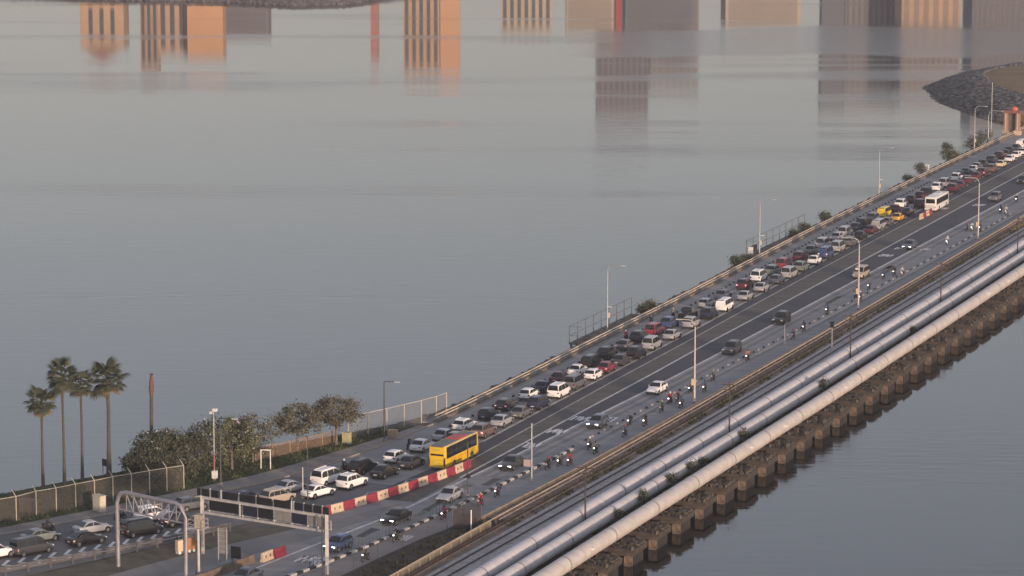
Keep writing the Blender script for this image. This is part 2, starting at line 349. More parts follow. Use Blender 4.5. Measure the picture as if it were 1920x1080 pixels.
# lettering painted on the southbound lanes (too worn and far to read: strokes as they show)
GLY = [[(0, 0, 0, 1), (0, 1, .7, 0), (.7, 0, .7, 1)], [(0, 0, 0, 1), (0, 1, .7, 1), (.7, 1, .7, .5), (.7, .5, 0, .5), (.1, .5, .7, 0)], [(0, 0, .35, 1), (.35, 1, .7, 0), (.15, .4, .55, .4)], [(0, 0, 0, 1), (0, 0, .7, 0)], [(.35, 0, .35, 1), (0, 1, .7, 1)]]
def word(u, v, seq, ln=3.0, cw=.78):
    b = MB()
    for i, g in enumerate(seq):
        for x0, y0, x1, y1 in GLY[g]:
            a = (u + (1 - y0) * ln, v - (i - len(seq) / 2) * cw - x0 * cw); e = (u + (1 - y1) * ln, v - (i - len(seq) / 2) * cw - x1 * cw)
            dx, dy = e[0] - a[0], e[1] - a[1]; L_ = max(.01, math.hypot(dx, dy)); nx, ny = -dy / L_ * .17, dx / L_ * .17
            b.add([W(a[0] - nx, a[1] - ny, .016), W(a[0] + nx, a[1] + ny, .016), W(e[0] + nx, e[1] + ny, .016), W(e[0] - nx, e[1] - ny, .016)], [(0, 1, 2, 3)])
    return b.build('road_marking', mat('bright_road_paint', (.78, .77, .74), .8, var=.06), kind='structure')
word(-76.5, 1.3, (0, 1, 3)); word(-66.5, 1.5, (0, 2, 0)); word(-57, 1.6, (1, 0, 2, 4)); word(-56, 5.4, (3, 1)); word(-145, .6, (1, 2, 0, 0)); word(-131, 6.4, (3, 3, 0), 2.4, .5)
word(108, 2.0, (0, 2, 1)); word(118, 2.2, (1, 0, 4)); word(118, 7.0, (2, 0)); word(184, 2.0, (2, 0, 1)); word(196, 2.0, (0, 4, 3)); word(176, -3.6, (2, 1))

# ---- footpath along the park, slab by slab, and its kerb
PU = curve((-190, -63), (-165, -51), (-144, -41.2), (-130, -34.6), (-116, -29.2), (-106, -24.5), (-87, -21.1), (-74, -18.4), (-68, -17.2))
path = sheet('footpath', PU, c0(LC, -.3), U0, -68, .06, mat('path_bedding', (.11, .10, .09), .95, var=.2), thick=.1, step=3)
SLAB = [mat('path_slab_%d' % i, c, .9, var=.14, scale=1.4) for i, c in enumerate([(.26, .245, .225), (.22, .205, .185), (.30, .27, .235)])]
u = U0 + 1; i = 0
while u < -70:
    e = u + (2.3 if u > -120 else 2.0); vs = []
    for q in (u + .05, e - .05): vs += [W(q, PU(q) + .1, .09), W(q, LC(q) - .42, .09)]
    bb = MB().add(vs + [(x, y, z - .07) for x, y, z in vs], [(0, 1, 3, 2), (0, 2, 6, 4), (1, 5, 7, 3), (0, 4, 5, 1), (2, 3, 7, 6)])
    bb.build('paving_slab', SLAB[random.choice((0, 0, 1, 2, 0))], path); u = e; i += 1
sweep('kerb', LC, U0, -66, rect(-.34, 0, -.05, .14), mat('kerb_concrete', (.34, .29, .23), .9, var=.15, scale=1.5), kind='structure')

# ---- park grass
grass = sheet('grass', c0(SHORE, .3), c0(PU, -.05), U0, -69, .10, GRASS, thick=.25, step=3)
b = MB()
for i in range(9000):
    u = random.uniform(U0, -72); a, c = SHORE(u) + .4, PU(u) - .1
    if c - a < .4: continue
    p = W(u, random.uniform(a, c), .1); s = random.uniform(.06, .16); th = random.random() * 6.28
    b.add([(p[0] - s * math.cos(th), p[1] - s * math.sin(th), p[2]), (p[0] + s * math.cos(th), p[1] + s * math.sin(th), p[2]), (p[0] + random.uniform(-.1, .1), p[1] + random.uniform(-.1, .1), p[2] + random.uniform(.08, .3))], [(0, 1, 2)])
o = b.build('grass_tufts', mat('grass_blades', (.065, .082, .03), .9, island=.5), kind='stuff'); o['label'] = 'short green and brown grass tufts on the park lawn'; o['category'] = 'grass'

# ---- railway track
rt = thing('railway_track', 'single railway track on grey ballast beside the water pipes', 'railway track', W(0, 0))
rt.location = (0, 0, 0)
RAIL = mat('rusty_rail', (.085, .065, .055), .6, .3, var=.3, scale=1)
for s in (-.78, .78): sweep('rail', TR, U0, U1, [(s - .07, .18), (s + .07, .18), (s + .05, .38), (s - .05, .38)], RAIL, rt)
b = MB(); u = U0 + .5
while u < 260:
    x, y, z = W(u, TR(u), .16); b.box((x, y, z), (.26, 2.5, .12), 0, ROT); u += .75
b.build('sleepers', mat('sleeper_timber', (.36, .335, .31), .95, island=.25), rt, kind='stuff')
# rust-brown cable troughs between the handrail and the track
for k, (dv, z, c) in enumerate(((.55, .16, (.20, .105, .07)), (1.15, .12, (.33, .235, .17)))):
    ct = thing('cable_trough', ('rust-red cable trough lying just inside the railway handrail', 'tan cable trough lying beside the railway ballast')[k], 'cable trough', (0, 0, 0))
    u = U0
    while u < 300:
        sweep('trough_section', RH, u + .05, u + 7.95, rect(dv - .14, dv + .14, 0, z + .12), mat('trough_%d' % k, c, .85, var=.3, scale=.7), ct, step=4); u += 8
# weeds beside the track
b = MB()
for i in range(7000):
    u = random.uniform(-75, 200) if i % 5 else random.uniform(-120, -60)
    v = RH(u) + random.gauss(1.1, .45)
    if math.sin(u * .13) + math.sin(u * .37 + 2) < -.2 and random.random() < .8: continue
    if i % 6 == 0: u = random.uniform(-170, -118); v = random.uniform(float(np.interp(u, (-176, -150, -140, -124), (4.9, 8.3, 8.9, 10.5))), RH(u))
    p = W(u, v, 0); s = random.uniform(.1, .28); th = random.random() * 6.28
    b.add([(p[0] - s * math.cos(th), p[1] - s * math.sin(th), 0), (p[0] + s * math.cos(th), p[1] + s * math.sin(th), 0), (p[0] + random.uniform(-.25, .25), p[1] + random.uniform(-.25, .25), random.uniform(.15, .55))], [(0, 1, 2)])
o = b.build('track_weeds', mat('dry_weeds', (.13, .12, .045), .95, island=.5), kind='stuff'); o['label'] = 'dry yellow-green weeds growing between railing and railway track'; o['category'] = 'weeds'

# ---- three water pipes on concrete piers
PIPEC = [mat('pipe_paint_%d' % i, c, .55, var=.0, color2=c2, scale=.9, stretch=(.35, 1, 1)) for i, (c, c2) in enumerate([((.60, .58, .575), (.49, .475, .47)), ((.58, .57, .56), (.47, .46, .45)), ((.56, .53, .49), (.45, .42, .385))])]
PSTAIN = mat('pipe_flange', (.27, .26, .25), .7, var=.2, scale=2)
for k, (f, r, zc, lab) in enumerate(((P1, .98, .62, 'grey steel water pipe lying next to the railway track'), (P2, .88, .55, 'grey steel water pipe lying between the two other pipes'), (P3, .96, .50, 'warm grey steel water pipe along the open water edge'))):
    root = thing('water_pipe', lab, 'pipe', (0, 0, 0), 0, 'water pipes beside the railway')
    us = [U0 + 4.3 * k + 15.2 * i for i in range(22)]
    for a, e in zip(us[:-1], us[1:]):
        if a > 150: break
        sweep('pipe_section', f, a + .04, e - .04, disc(f, r, zc, 24), PIPEC[k], root, step=5, smooth=40)
        sweep('flange_ring', f, e - .16, e + .16, disc(f, r + .035, zc, 24), PSTAIN, root, step=.4, smooth=40)
        if k == 0 or (k == 2 and random.random() < .5):
            p = W(a + 7, f(a + 7) + r * .93, zc + .38); MB().box(p, (.5, .35, .3), 0, ROT).build('pipe_saddle', WHITEP, root)
PCOL = mat('pier_column_concrete', (.24, .175, .125), .95, color2=(.06, .05, .044), scale=.9, bump=.05, bscale=3)
CAPC = mat('weathered_cap_concrete', (.075, .060, .047), .95, color2=(.030, .026, .024), scale=1.2, bump=.06, bscale=3)
PSHADE = mat('algae_shade_concrete', (.030, .027, .025), .95, color2=(.014, .015, .016), scale=.9, bump=.05, bscale=3)  # algae stain, with the shade of the pier faces put into the colour
def pier_parts(root, data=[None]):
    if data[0] is None:
        c = MB().box((0, -1.5, -.70), (4.9, 12.2, .5)); c.box((0, -6.1, -1.08), (5.2, 2.8, .34)); c.box((.9, -6.9, -.36), (2.2, 1.0, .22))
        s = MB()
        for y in (-2.9, 0.0, 3.85): s.box((0, -y, -.28), (.6, 1.1, .32))
        col = MB().box((-1.2, 0, -2.6), (.9, .95, 3.0), taper=.92)
        ft = MB().box((0, 0, -3.3), (4.6, 2.6, 1.0), taper=.88)
        br = MB().box((.7, -1.4, -2.3), (3.3, 11.4, 2.3))
        data[0] = [x.mesh(n, mm) for x, n, mm in ((c, 'pier_cap', CAPC), (s, 'pipe_cradle', CAPC), (col, 'column', PCOL), (ft, 'footing', PSHADE), (br, 'pier_wall', PSHADE))]
    c, s, col, ft, br = data[0]
    obj('pier_cap', c, root); obj('pipe_cradle', s, root); obj('pier_wall', br, root)
    for y in (-6.5, -2.0, 2.4): obj('column', col, root, loc=(0, y, 0)); obj('footing', ft, root, loc=(0, y, 0))
DEB = []
for k in range(3):
    b = MB()
    for i in range(70):
        s = random.uniform(.12, .42); b.box((random.uniform(-2.3, 2.3), random.uniform(-7.4, -4.8) if i % 3 else random.uniform(-3, 3), -.42 + s * .2), (s * random.uniform(.8, 2), s * random.uniform(.8, 2), s * random.uniform(.4, 1.3)), 0, random.random() * 3, random.uniform(.5, .9))
    for i in range(110):
        x, y = random.uniform(-2.4, 2.4), random.uniform(-7.4, -4.6); a = random.random() * 6; h_ = random.uniform(.15, .55)
        b.add([(x - .15 * math.cos(a), y - .15 * math.sin(a), -.43), (x + .15 * math.cos(a), y + .15 * math.sin(a), -.43), (x + random.uniform(-.2, .2), y + random.uniform(-.2, .2), -.43 + h_)], [(0, 1, 2)])
    DEB.append(b.mesh('debris', mat('rubble_and_weeds', (.065, .054, .042), .95, island=.6)))
u = U0 + 2.2
while u < 150:
    root = thing('pipe_pier', 'stained concrete pier standing in the water under the three pipes', 'pier', W(u, P2(u)), ROT, 'concrete piers under the water pipes')
    pier_parts(root); obj('debris', DEB[int(u) % 3], root, kind='stuff'); u += 8.75

# ---- sea wall railing (left) and its pipe
rl = thing('sea_railing', 'cream two-bar railing along the sea side of the causeway', 'railing', (0, 0, 0))
KN = mat('railing_kerb', (.20, .168, .135), .9, var=.25, scale=1)
sweep('railing_kerb', LC, -66, U1, rect(-.55, -.1, -.05, .32), KN, rl)
RAILC = mat('cream_railing', (.62, .53, .40), .6, var=.16, scale=1.2)
for z in (.72, 1.12): sweep('rail_bar', LC, -66, U1, [(d - .18, q) for d, q in disc(LC, .085, z, 6)], RAILC, rl)
pm = MB().box((0, 0, .68), (.14, .12, .95)).mesh('railing_post', mat('railing_post_brown', (.20, .145, .095), .8))
u = -65.5
while u < 325: obj('railing_post', pm, rl, loc=W(u, LC(u) - .26, 0), rz=ROT); u += 3.6
sp = thing('sea_wall_pipe', 'rust-brown service pipe running along the sea wall outside the railing', 'pipe', (0, 0, 0))
sweep('pipe_run', LC, -62, U1, [(-1.9 + .14 * math.cos(a), .28 + .14 * math.sin(a)) for a in np.linspace(0, 6.283, 9)[:-1]], mat('rusty_pipe', (.27, .14, .085), .8, var=.3, scale=.6), sp)
bm_ = MB().box((0, 0, .08), (.3, .4, .3)).mesh('pipe_support', CONC)
for i in range(60): obj('pipe_support', bm_, sp, loc=W(-60 + i * 6, LC(-60 + i * 6) - 1.9, 0), rz=ROT)
sweep('sea_wall', LC, -66, U1, [(-2.55, -3.2), (-.56, -3.2), (-.56, .06), (-2.4, .06)], CONC, kind='structure')

# ---- right parapet and railway handrail
pw = thing('road_parapet', 'low cream concrete parapet between the bike lane and the railway', 'parapet', (0, 0, 0))
PAR = mat('parapet_concrete', (.36, .29, .215), .9, color2=(.24, .20, .155), scale=.6)
u = -119.0
while u < 320:
    sweep('parapet_block', RW, u + .03, u + 3.97, [(-.16, 0), (.16, 0), (.12, .45), (-.12, .45)], PAR, pw, step=4); u += 4.0
rh = thing('railway_handrail', 'thin cream handrail on short posts beside the railway track', 'handrail', (0, 0, 0))
HR = mat('handrail_paint', (.42, .33, .24), .65, var=.2, scale=1)
sweep('rail_bar', RH, U0, U1, [(.09 * math.cos(a), 1.05 + .09 * math.sin(a)) for a in np.linspace(0, 6.283, 7)[:-1]], HR, rh)
sweep('rail_bar', RH, -119, U1, [(.06 * math.cos(a), .55 + .06 * math.sin(a)) for a in np.linspace(0, 6.283, 7)[:-1]], HR, rh)
pm = MB().box((0, 0, .52), (.10, .10, 1.04)).mesh('railing_post', mat('handrail_post', (.17, .13, .10), .8))
u = U0
while u < 320: obj('railing_post', pm, rh, loc=W(u, RH(u), 0), rz=ROT); u += 4.0

# ================================================================ VEHICLES
# local axes of a vehicle: x forward, y left, z up
SPEC = dict(   # length, width, height, belt z, hood z (nose, cowl), tail z, glasshouse foot (rear, front), roof (rear, front), side windows
    sedan=(4.6, 1.78, 1.46, .93, .66, .90, .96, -1.78, 1.02, -1.02, .12, [(.09, .50), (.525, .95)]),
    hatch=(4.1, 1.74, 1.50, .95, .70, .93, .95, -1.98, 1.00, -1.55, .15, [(.06, .49), (.515, .95)]),
    suv=(4.6, 1.86, 1.70, 1.06, .84, 1.04, 1.06, -2.20, 1.02, -1.80, .22, [(.04, .27), (.29, .59), (.61, .95)]),
    mpv=(4.9, 1.86, 1.88, 1.06, .80, 1.02, 1.06, -2.38, 1.55, -2.10, .75, [(.03, .31), (.33, .63), (.65, .96)]),
    wagon=(4.7, 1.80, 1.50, .95, .68, .92, .95, -2.28, 1.02, -1.85, .15, [(.04, .27), (.29, .59), (.61, .95)]),
    van=(4.7, 1.76, 1.95, 1.12, .92, 1.10, 1.12, -2.30, 2.00, -2.20, 1.40, [(.03, .31), (.33, .66), (.68, .96)]),
    pickup=(5.2, 1.86, 1.76, 1.08, .88, 1.06, 1.08, -.75, 1.10, -.50, .30, [(.06, .49), (.52, .94)]))
TNAME = dict(sedan='sedan', hatch='hatchback', suv='SUV', mpv='people carrier', wagon='estate car', van='van', pickup='pickup truck')
def car_geo(tp):
    L, Wd, H, bz, hz0, hz1, tz, gr, gf, rr, rf, win = SPEC[tp]; h = L / 2; w = Wd / 2; P = {}
    # lower body: lofted sections
    st = [(-h, w * .82, .42, tz - .14), (-h + .10, w * .93, .30, tz - .02), (-h + .45, w * .99, .24, tz), (min(gr + .25, -h + .9), w, .22, tz), (-.3, w, .22, bz), (gf - .35, w, .22, bz), (gf, w, .22, hz1), (h - .75, w * .99, .22, (hz0 + hz1) / 2 + .03), (h - .25, w * .94, .26, hz0), (h - .06, w * .86, .34, hz0 - .08), (h, w * .76, .42, hz0 - .16)]
    st.sort(); b = MB(); vs = []; n = 14
    for x, ww, zb, zt in st:
        hf = [(0, zb), (ww * .80, zb), (ww * .97, zb + .10), (ww, zb + (zt - zb) * .45), (ww * .985, zb + (zt - zb) * .72), (ww * .93, zt - .05), (ww * .80, zt), (0, zt + .012)]
        ring = hf + [(-y, z) for y, z in hf[-2:0:-1]]
        vs += [(x, y, z) for y, z in ring]
    fs = []
    for i in range(len(st) - 1):
        for k in range(n): fs.append((i * n + k, (i + 1) * n + k, (i + 1) * n + (k + 1) % n, i * n + (k + 1) % n))
    fs += [tuple(range(n)), tuple(range((len(st) - 1) * n, len(st) * n))[::-1]]
    b.add(vs, fs)
    # glasshouse lofted along a curved roof line
    wb, wr = w * .95, w * .74; z0 = bz - .05; zr = H
    key = [(gr - .3, z0 - .25), (gr, z0), (rr, zr - .07), ((rr + rf) / 2, zr), (rf, zr - .07), (gf, z0), (gf + .3, z0 - .2)]
    rl_ = []
    for i in range(1, 5):
        p0, p1, p2, p3 = (np.array(key[j]) for j in (i - 1, i, i + 1, i + 2))
        for q in range(5):
            tt = q / 5.0; rl_.append(.5 * ((2 * p1) + (p2 - p0) * tt + (2 * p0 - 5 * p1 + 4 * p2 - p3) * tt ** 2 + (3 * p1 - p0 - 3 * p2 + p3) * tt ** 3))
    rl_.append(np.array(key[5])); rl_ = [(float(p[0]), float(min(max(p[1], z0), zr))) for p in rl_]
    ys = lambda z: wb + (wr - wb) * max(0.0, (z - z0) / (zr - z0)) ** 1.25
    gv = []; gf_ = []
    for x, z in rl_:
        zs_ = z - min(.09, (z - z0) * .4); zm = z0 + (zs_ - z0) * .5
        hf = [(ys(z0), z0 - .04), (ys(zm), zm), (ys(zs_), zs_), (ys(z) * .86, z - .012), (ys(z) * .5, z + .008), (0, z + .014)]
        gv += [(x, y, zz) for y, zz in hf] + [(x, -y, zz) for y, zz in hf[-2::-1]]
    for i in range(len(rl_) - 1):
        for k in range(10): gf_.append((i * 11 + k, i * 11 + k + 1, (i + 1) * 11 + k + 1, (i + 1) * 11 + k))
    b.add(gv, gf_)
    rx = [p[0] for p in rl_]; rzv = [p[1] for p in rl_]; roof = lambda x: float(np.interp(x, rx, rzv))
    if tp == 'pickup': b.box((-1.75, 0, tz + .02), (1.5, w * 1.5, .05))
    if tp in ('suv', 'mpv', 'wagon'):
        for s in (-1, 1): b.box(((rr + rf) / 2, s * wr * .86, zr + .0), ((rf - rr) * .85, .05, .06))
    P['body'] = (b, 45)
    def slope_pane(xa, xb, marg, nx):
        q = MB(); n = 5; vs = []
        for i in range(n):
            x = xa + (xb - xa) * i / (n - 1); z = roof(x); y = max(.2, ys(z) - marg); vs += [(x + nx * .018, -y, z + .022), (x + nx * .018, -y * .4, z + .034), (x + nx * .018, y * .4, z + .034), (x + nx * .018, y, z + .022)]
        for i in range(n - 1):
            for k in range(3): q.add([vs[i * 4 + k], vs[i * 4 + k + 1], vs[i * 4 + 5 + k], vs[i * 4 + 4 + k]], [(0, 1, 2, 3)])
        return q
    P['windscreen'] = slope_pane(gf - (gf - rf) * .10, rf + (gf - rf) * .10, .07, 1)
    P['rear_window'] = slope_pane(gr + (rr - gr) * .14, rr - (rr - gr) * .10, .09, -1)
    sw = []
    for s0, s1 in win:
        for sg_ in (1, -1):
            q = MB(); n = 5; vs = []; xs = [gr + (gf - gr) * (s0 + (s1 - s0) * i / (n - 1)) for i in range(n)]
            for x in xs:
                zb_ = z0 + .10; zt_ = max(zb_ + .015, roof(x) - .125); vs += [(x, sg_ * (ys(zb_) + .016), zb_), (x, sg_ * (ys(zt_) + .016), zt_)]
            for i in range(n - 1): q.add([vs[2 * i], vs[2 * i + 1], vs[2 * i + 3], vs[2 * i + 2]], [(0, 1, 2, 3)])
            sw.append(q)
    P['side_window'] = sw
    r = .33 if tp in ('suv', 'pickup', 'van') else .31; xf, xr = h - .82, -h + .85
    P['wheels'] = [(x, s * (w - .085), r) for x in (xf, xr) for s in (-1, 1)]
    P['arch'] = MB()
    for x, y, _ in P['wheels']: P['arch'].cyl((x, y * 1.0 + (.075 if y > 0 else -.075), r + .02), r + .07, .04, 'y', 16)
    P['r'] = r
    P['headlight'] = [MB().box((h - .14, s * w * .66, hz0 - .09), (.16, .38, .13)) for s in (-1, 1)]
    tzz = tz - .17 if tp in ('sedan', 'wagon', 'hatch') else tz - .22
    P['taillight'] = [MB().box((-h + .06, s * w * .78, tzz), (.12, .26, .11 if tp in ('sedan', 'wagon') else .20)) for s in (-1, 1)]
    P['number_plate'] = MB().box((-h + .0, 0, .58), (.03, .48, .12))
    P['bumper'] = MB().box((-h + .12, 0, .36), (.22, Wd * .86, .14)).box((h - .10, 0, .38), (.18, Wd * .78, .16))
    P['grille'] = MB().box((h - .03, 0, hz0 - .20), (.06, Wd * .42, .12))
    P['wing_mirror'] = [MB().box((gf - .38, s * (w + .07), bz + .05), (.12, .16, .12)) for s in (-1, 1)]
    return P
GEO = {k: car_geo(k) for k in SPEC}
WH = {}
for r in (.31, .33):
    tb = MB().cyl((0, 0, 0), r, .19, 'y', 18); rb = MB().cyl((0, 0, 0), r * .66, .21, 'y', 12)
    WH[r] = (tb.mesh('wheel', TYRE, 40), rb.mesh('rim', RIM, 40))
CM = {}
def car_mesh(tp, part, i=0):
    k = (tp, part, i)
    if k not in CM:
        g = GEO[tp][part]; sm = None
        if part == 'body': g, sm = g
        elif isinstance(g, list): g = g[i]
        mm = dict(body=paint('white'), windscreen=GLASS, rear_window=GLASS, side_window=GLASS, arch=DARK, headlight=LAMP, taillight=TAIL, number_plate=PLATE, bumper=DARK, grille=DARK, wing_mirror=DARK)[part]
        CM[k] = g.mesh(part, mm, sm)
    return CM[k]
def joined(tp):
    k = (tp, 'all')
    if k not in CM:
        b = MB(); G = GEO[tp]; b.add(G['body'][0].v, G['body'][0].f, 0)
        for x in [G['windscreen'], G['rear_window']] + G['side_window']: b.add(x.v, x.f, 1)
        b.add(G['arch'].v, G['arch'].f, 2); b.add(G['bumper'].v, G['bumper'].f, 2)
        for x, y, r in G['wheels']: b.cyl((x, y, r), r, .19, 'y', 12, 2); b.cyl((x, y, r), r * .64, .21, 'y', 10, 3)
        for x in G['headlight']: b.add(x.v, x.f, 4)
        for x in G['taillight']: b.add(x.v, x.f, 5)
        CM[k] = b.mesh('car', [paint('white'), GLASS, TYRE, RIM, LAMP, TAIL], 45)
    return CM[k]
def car(tp, col, u, v, heading, label, group, detail, lights=False, brake=False, cat=None):
    name = {'sedan': 'sedan_car', 'hatch': 'hatchback_car', 'suv': 'suv_car', 'mpv': 'people_carrier', 'wagon': 'estate_car', 'van': 'passenger_van', 'pickup': 'pickup_truck'}[tp]
    cat = {'van': 'van', 'pickup': 'pickup truck'}.get(tp, 'car')
    rz = ROT - heading                                   # heading: angle to +u, positive towards +v
    if detail == 0:
        o = obj(name, joined(tp), None, label, cat, group, None, W(u, v, .012), rz); setmat(o, 0, paint(col)); o.scale = (1.06, 1.06, 1.12)
        if brake: setmat(o, 5, TAILON)
        if lights: setmat(o, 4, LAMPON)
        return o
    root = thing(name, label, cat, W(u, v, .012), rz, group)
    root.scale = (1.06, 1.06, 1.11)
    o = obj('body', car_mesh(tp, 'body'), root); setmat(o, 0, paint(col))
    obj('windscreen', car_mesh(tp, 'windscreen'), root); obj('rear_window', car_mesh(tp, 'rear_window'), root)
    for i in range(len(GEO[tp]['side_window'])): obj('side_window', car_mesh(tp, 'side_window', i), root)
    obj('wheel_arches', car_mesh(tp, 'arch'), root); obj('bumper', car_mesh(tp, 'bumper'), root); obj('grille', car_mesh(tp, 'grille'), root)
    for x, y, r in GEO[tp]['wheels']:
        wo_ = obj('wheel', WH[r][0], root, loc=(x, y, r))
        if detail > 1: obj('rim', WH[r][1], wo_)
    for i in (0, 1):
        o = obj('headlight', car_mesh(tp, 'headlight', i), root)
        if lights: setmat(o, 0, LAMPON)
        o = obj('taillight', car_mesh(tp, 'taillight', i), root)
        if brake: setmat(o, 0, TAILON)
        if detail > 1:
            o = obj('wing_mirror', car_mesh(tp, 'wing_mirror', i), root); setmat(o, 0, paint(col))
    if detail > 1: obj('number_plate', car_mesh(tp, 'number_plate'), root)
    return root
QUEUE = """
-156.1 -33.7 suv white in
-147.0 -32.9 sedan greygreen in
-141.0 -29.2 sedan silver in
-132.6 -25.4 suv white in
-125.6 -23.8 hatch grey in
-119.9 -19.1 sedan navy in
-112.4 -16.6 sedan silver in
-106.1 -14.3 mpv white in
-98.4 -12.8 suv black in
-91.0 -11.3 hatch white in
-83.1 -10.9 sedan white in
-75.8 -10.7 sedan silver in
-68.3 -10.8 wagon white in
-60.1 -10.5 hatch navy in
-52.8 -10.7 wagon darkgrey in
-44.6 -10.4 hatch white in
-38.4 -10.5 sedan navy in
-30.8 -10.8 sedan darkred in
-24.2 -10.4 sedan white in
-18.1 -10.4 mpv black in
-9.5 -10.9 suv black in
-1.4 -10.8 sedan grey in
6.0 -11.0 suv darkgrey in
12.2 -10.6 mpv red in
20.1 -10.7 suv blue in
29.6 -10.7 pickup black in
41.1 -11.2 hatch silver in
50.9 -11.3 sedan greyblue in
62.6 -11.0 suv darkred in
71.9 -11.3 mpv white in
79.7 -11.0 suv greygreen in
87.4 -11.3 mpv red in
97.6 -11.1 suv darkred in
106.9 -11.6 sedan greygreen in
114.6 -11.6 mpv silver in
125.5 -11.8 sedan silver in
131.1 -11.8 mpv silver in
139.6 -11.9 sedan navy in
145.1 -12.0 suv black in
153.5 -12.1 suv grey in
160.4 -11.7 van yellow in
168.8 -11.7 sedan darkred in
176.3 -12.2 suv white in
184.4 -12.2 sedan darkred in
191.1 -11.9 sedan darkred in
196.6 -11.9 suv black in
205.4 -11.7 suv white in
211.9 -11.7 mpv silver in
223.4 -11.8 suv white in
228.9 -12.3 sedan navy in
234.4 -12.3 sedan navy in
239.9 -11.8 sedan white in
245.5 -12.4 sedan silver in
251.4 -12.4 sedan black in
258.4 -11.9 suv navy in
267.1 -12.0 suv darkred in
272.6 -12.0 sedan black in
279.5 -12.5 sedan navy in
285.0 -12.1 sedan darkgrey in
290.6 -12.1 van white in
-152.7 -30.8 mpv darkgrey out
-146.2 -27.2 sedan black out
-139.7 -23.3 mpv black out
-133.5 -21.4 sedan black out
-118.5 -15.5 suv beige out
-113.4 -12.3 sedan white out
-107.0 -10.5 suv white out
-99.8 -9.1 sedan black out
-93.2 -8.2 sedan darkgrey out
-77.0 -8.3 hatch greygreen out
-71.5 -6.7 suv brown out
-63.9 -7.0 sedan silver out
-57.3 -6.7 sedan grey out
-50.5 -6.7 suv navy out
-41.5 -6.9 mpv white out
-34.5 -7.1 mpv grey out
-26.8 -6.9 hatch white out
-20.6 -7.1 sedan red out
-13.9 -7.1 sedan darkgrey out
-7.6 -6.8 suv black out
0.5 -7.0 mpv silver out
10.0 -6.9 sedan silver out
21.4 -7.4 suv silver out
31.3 -7.5 suv navy out
39.2 -7.3 van white out
51.2 -7.4 sedan silver out
61.1 -7.5 sedan silver out
70.5 -7.5 hatch greyblue out
77.5 -7.3 mpv silver out
85.8 -7.5 suv greygreen out
95.0 -7.6 sedan white out
102.9 -7.7 van blue out
111.6 -7.8 mpv silver out
119.5 -7.6 suv grey out
128.7 -8.1 sedan black out
137.3 -8.2 sedan darkred out
142.9 -8.2 van silver out
149.4 -8.1 hatch grey out
156.4 -7.8 sedan orange out
164.9 -8.0 sedan black out
177.5 -8.4 suv darkred out
204.9 -8.1 suv darkred out
211.7 -8.2 sedan darkred out
219.5 -8.4 suv darkred out
228.6 -8.6 sedan darkred out
234.7 -8.6 suv darkred out
242.2 -8.3 suv brown out
251.9 -8.3 sedan cream out
262.8 -8.7 sedan white out
270.6 -8.9 sedan white out
277.5 -8.9 sedan white out
"""
SOUTH = """
-122.6 2.4 sedan black
-137.7 1.5 hatch blue
-155.6 -1.8 sedan greyblue
-109.3 3.9 sedan silver
-89.0 4.3 sedan darkgrey
-59.9 5.7 hatch greyblue
-33.5 5.4 sedan white
1.3 5.9 suv darkgrey
30.7 5.2 suv black
82.1 4.7 mpv beige
119.8 4.0 sedan greyblue
193.4 3.7 suv grey
224.9 2.7 sedan black
"""
BIKES = """
-111.0 8.7 red s
-105.3 8.7 black s
-88.3 9.1 black s
-85.6 9.7 black s
-84.8 10.8 red s
-74.4 9.8 black s
-76.7 11.5 grey s
-64.7 11.4 black s
-57.6 9.6 black s
-56.8 11.6 black s
-47.0 10.7 green s
-40.6 9.8 red s
-39.8 10.7 black s
-43.0 12.3 blue s
-31.9 10.0 grey s
-30.3 11.7 black s
-21.9 10.3 grey s
-3.9 10.1 orange s
16.9 11.3 black s
24.7 10.8 black s
42.3 9.7 black s
59.6 9.9 black s
57.1 11.4 blue s
69.5 9.6 black s
82.1 8.9 black s
86.5 9.7 black s
86.4 11.2 white s
127.0 9.6 white s
146.9 8.6 black s
147.4 9.6 white s
147.9 11.1 blue s
174.8 9.1 black s
173.6 10.5 white s
192.4 8.5 black s
-131.6 6.3 black s
-141.7 6.8 grey s
-119.1 7.2 red s
-142.5 -34.3 black n
-133.7 -29.4 black n
-99.2 -15.1 black n
-83.2 -12.7 black n
5.7 -13.2 black n
20.5 -14.0 black n
28.8 -13.0 black n
"""

MARKS = [(-900, 'the left edge'), (-147, 'the black-panelled sign gantry'), (-84, 'the yellow coach'), (3, 'the small railed sea platform'), (101, 'the long railed sea platform'), (183, 'the white bus'), (259, 'the conical sea-wall tree')]
def queue_labels(rows):
    out = {}
    for lane, words in (('in', 'seaward queue lane'), ('out', 'outer queue lane')):
        cnt = {}
        for r in sorted([q for q in rows if q[4] == lane]):
            mk = [m_ for m_ in MARKS if r[0] > m_[0]][-1][1]; cnt[mk] = cnt.get(mk, 0) + 1
            nm = '%s %s' % (CW.get(r[3], r[3]), TNAME[r[2]])
            if mk == 'the left edge':
                out[r[:2]] = '%s %s in the %s beside the %s' % (ORD[0], nm, words, 'road chevrons before the sign gantry')
                out[r[:2]] = '%s in the %s, %s car before the tube portal' % (nm, words, ORD[cnt[mk]])
            else: out[r[:2]] = '%s in the %s, %s vehicle past %s' % (nm, words, ORD[cnt[mk]], mk)
    return out
rows = []
for l in QUEUE.strip().split('\n'):
    a = l.split(); rows.append((float(a[0]), float(a[1]), a[2], a[3], a[4]))
lab = queue_labels(rows)
QMID = lambda u: .5 * (LC(u) + QE(u))
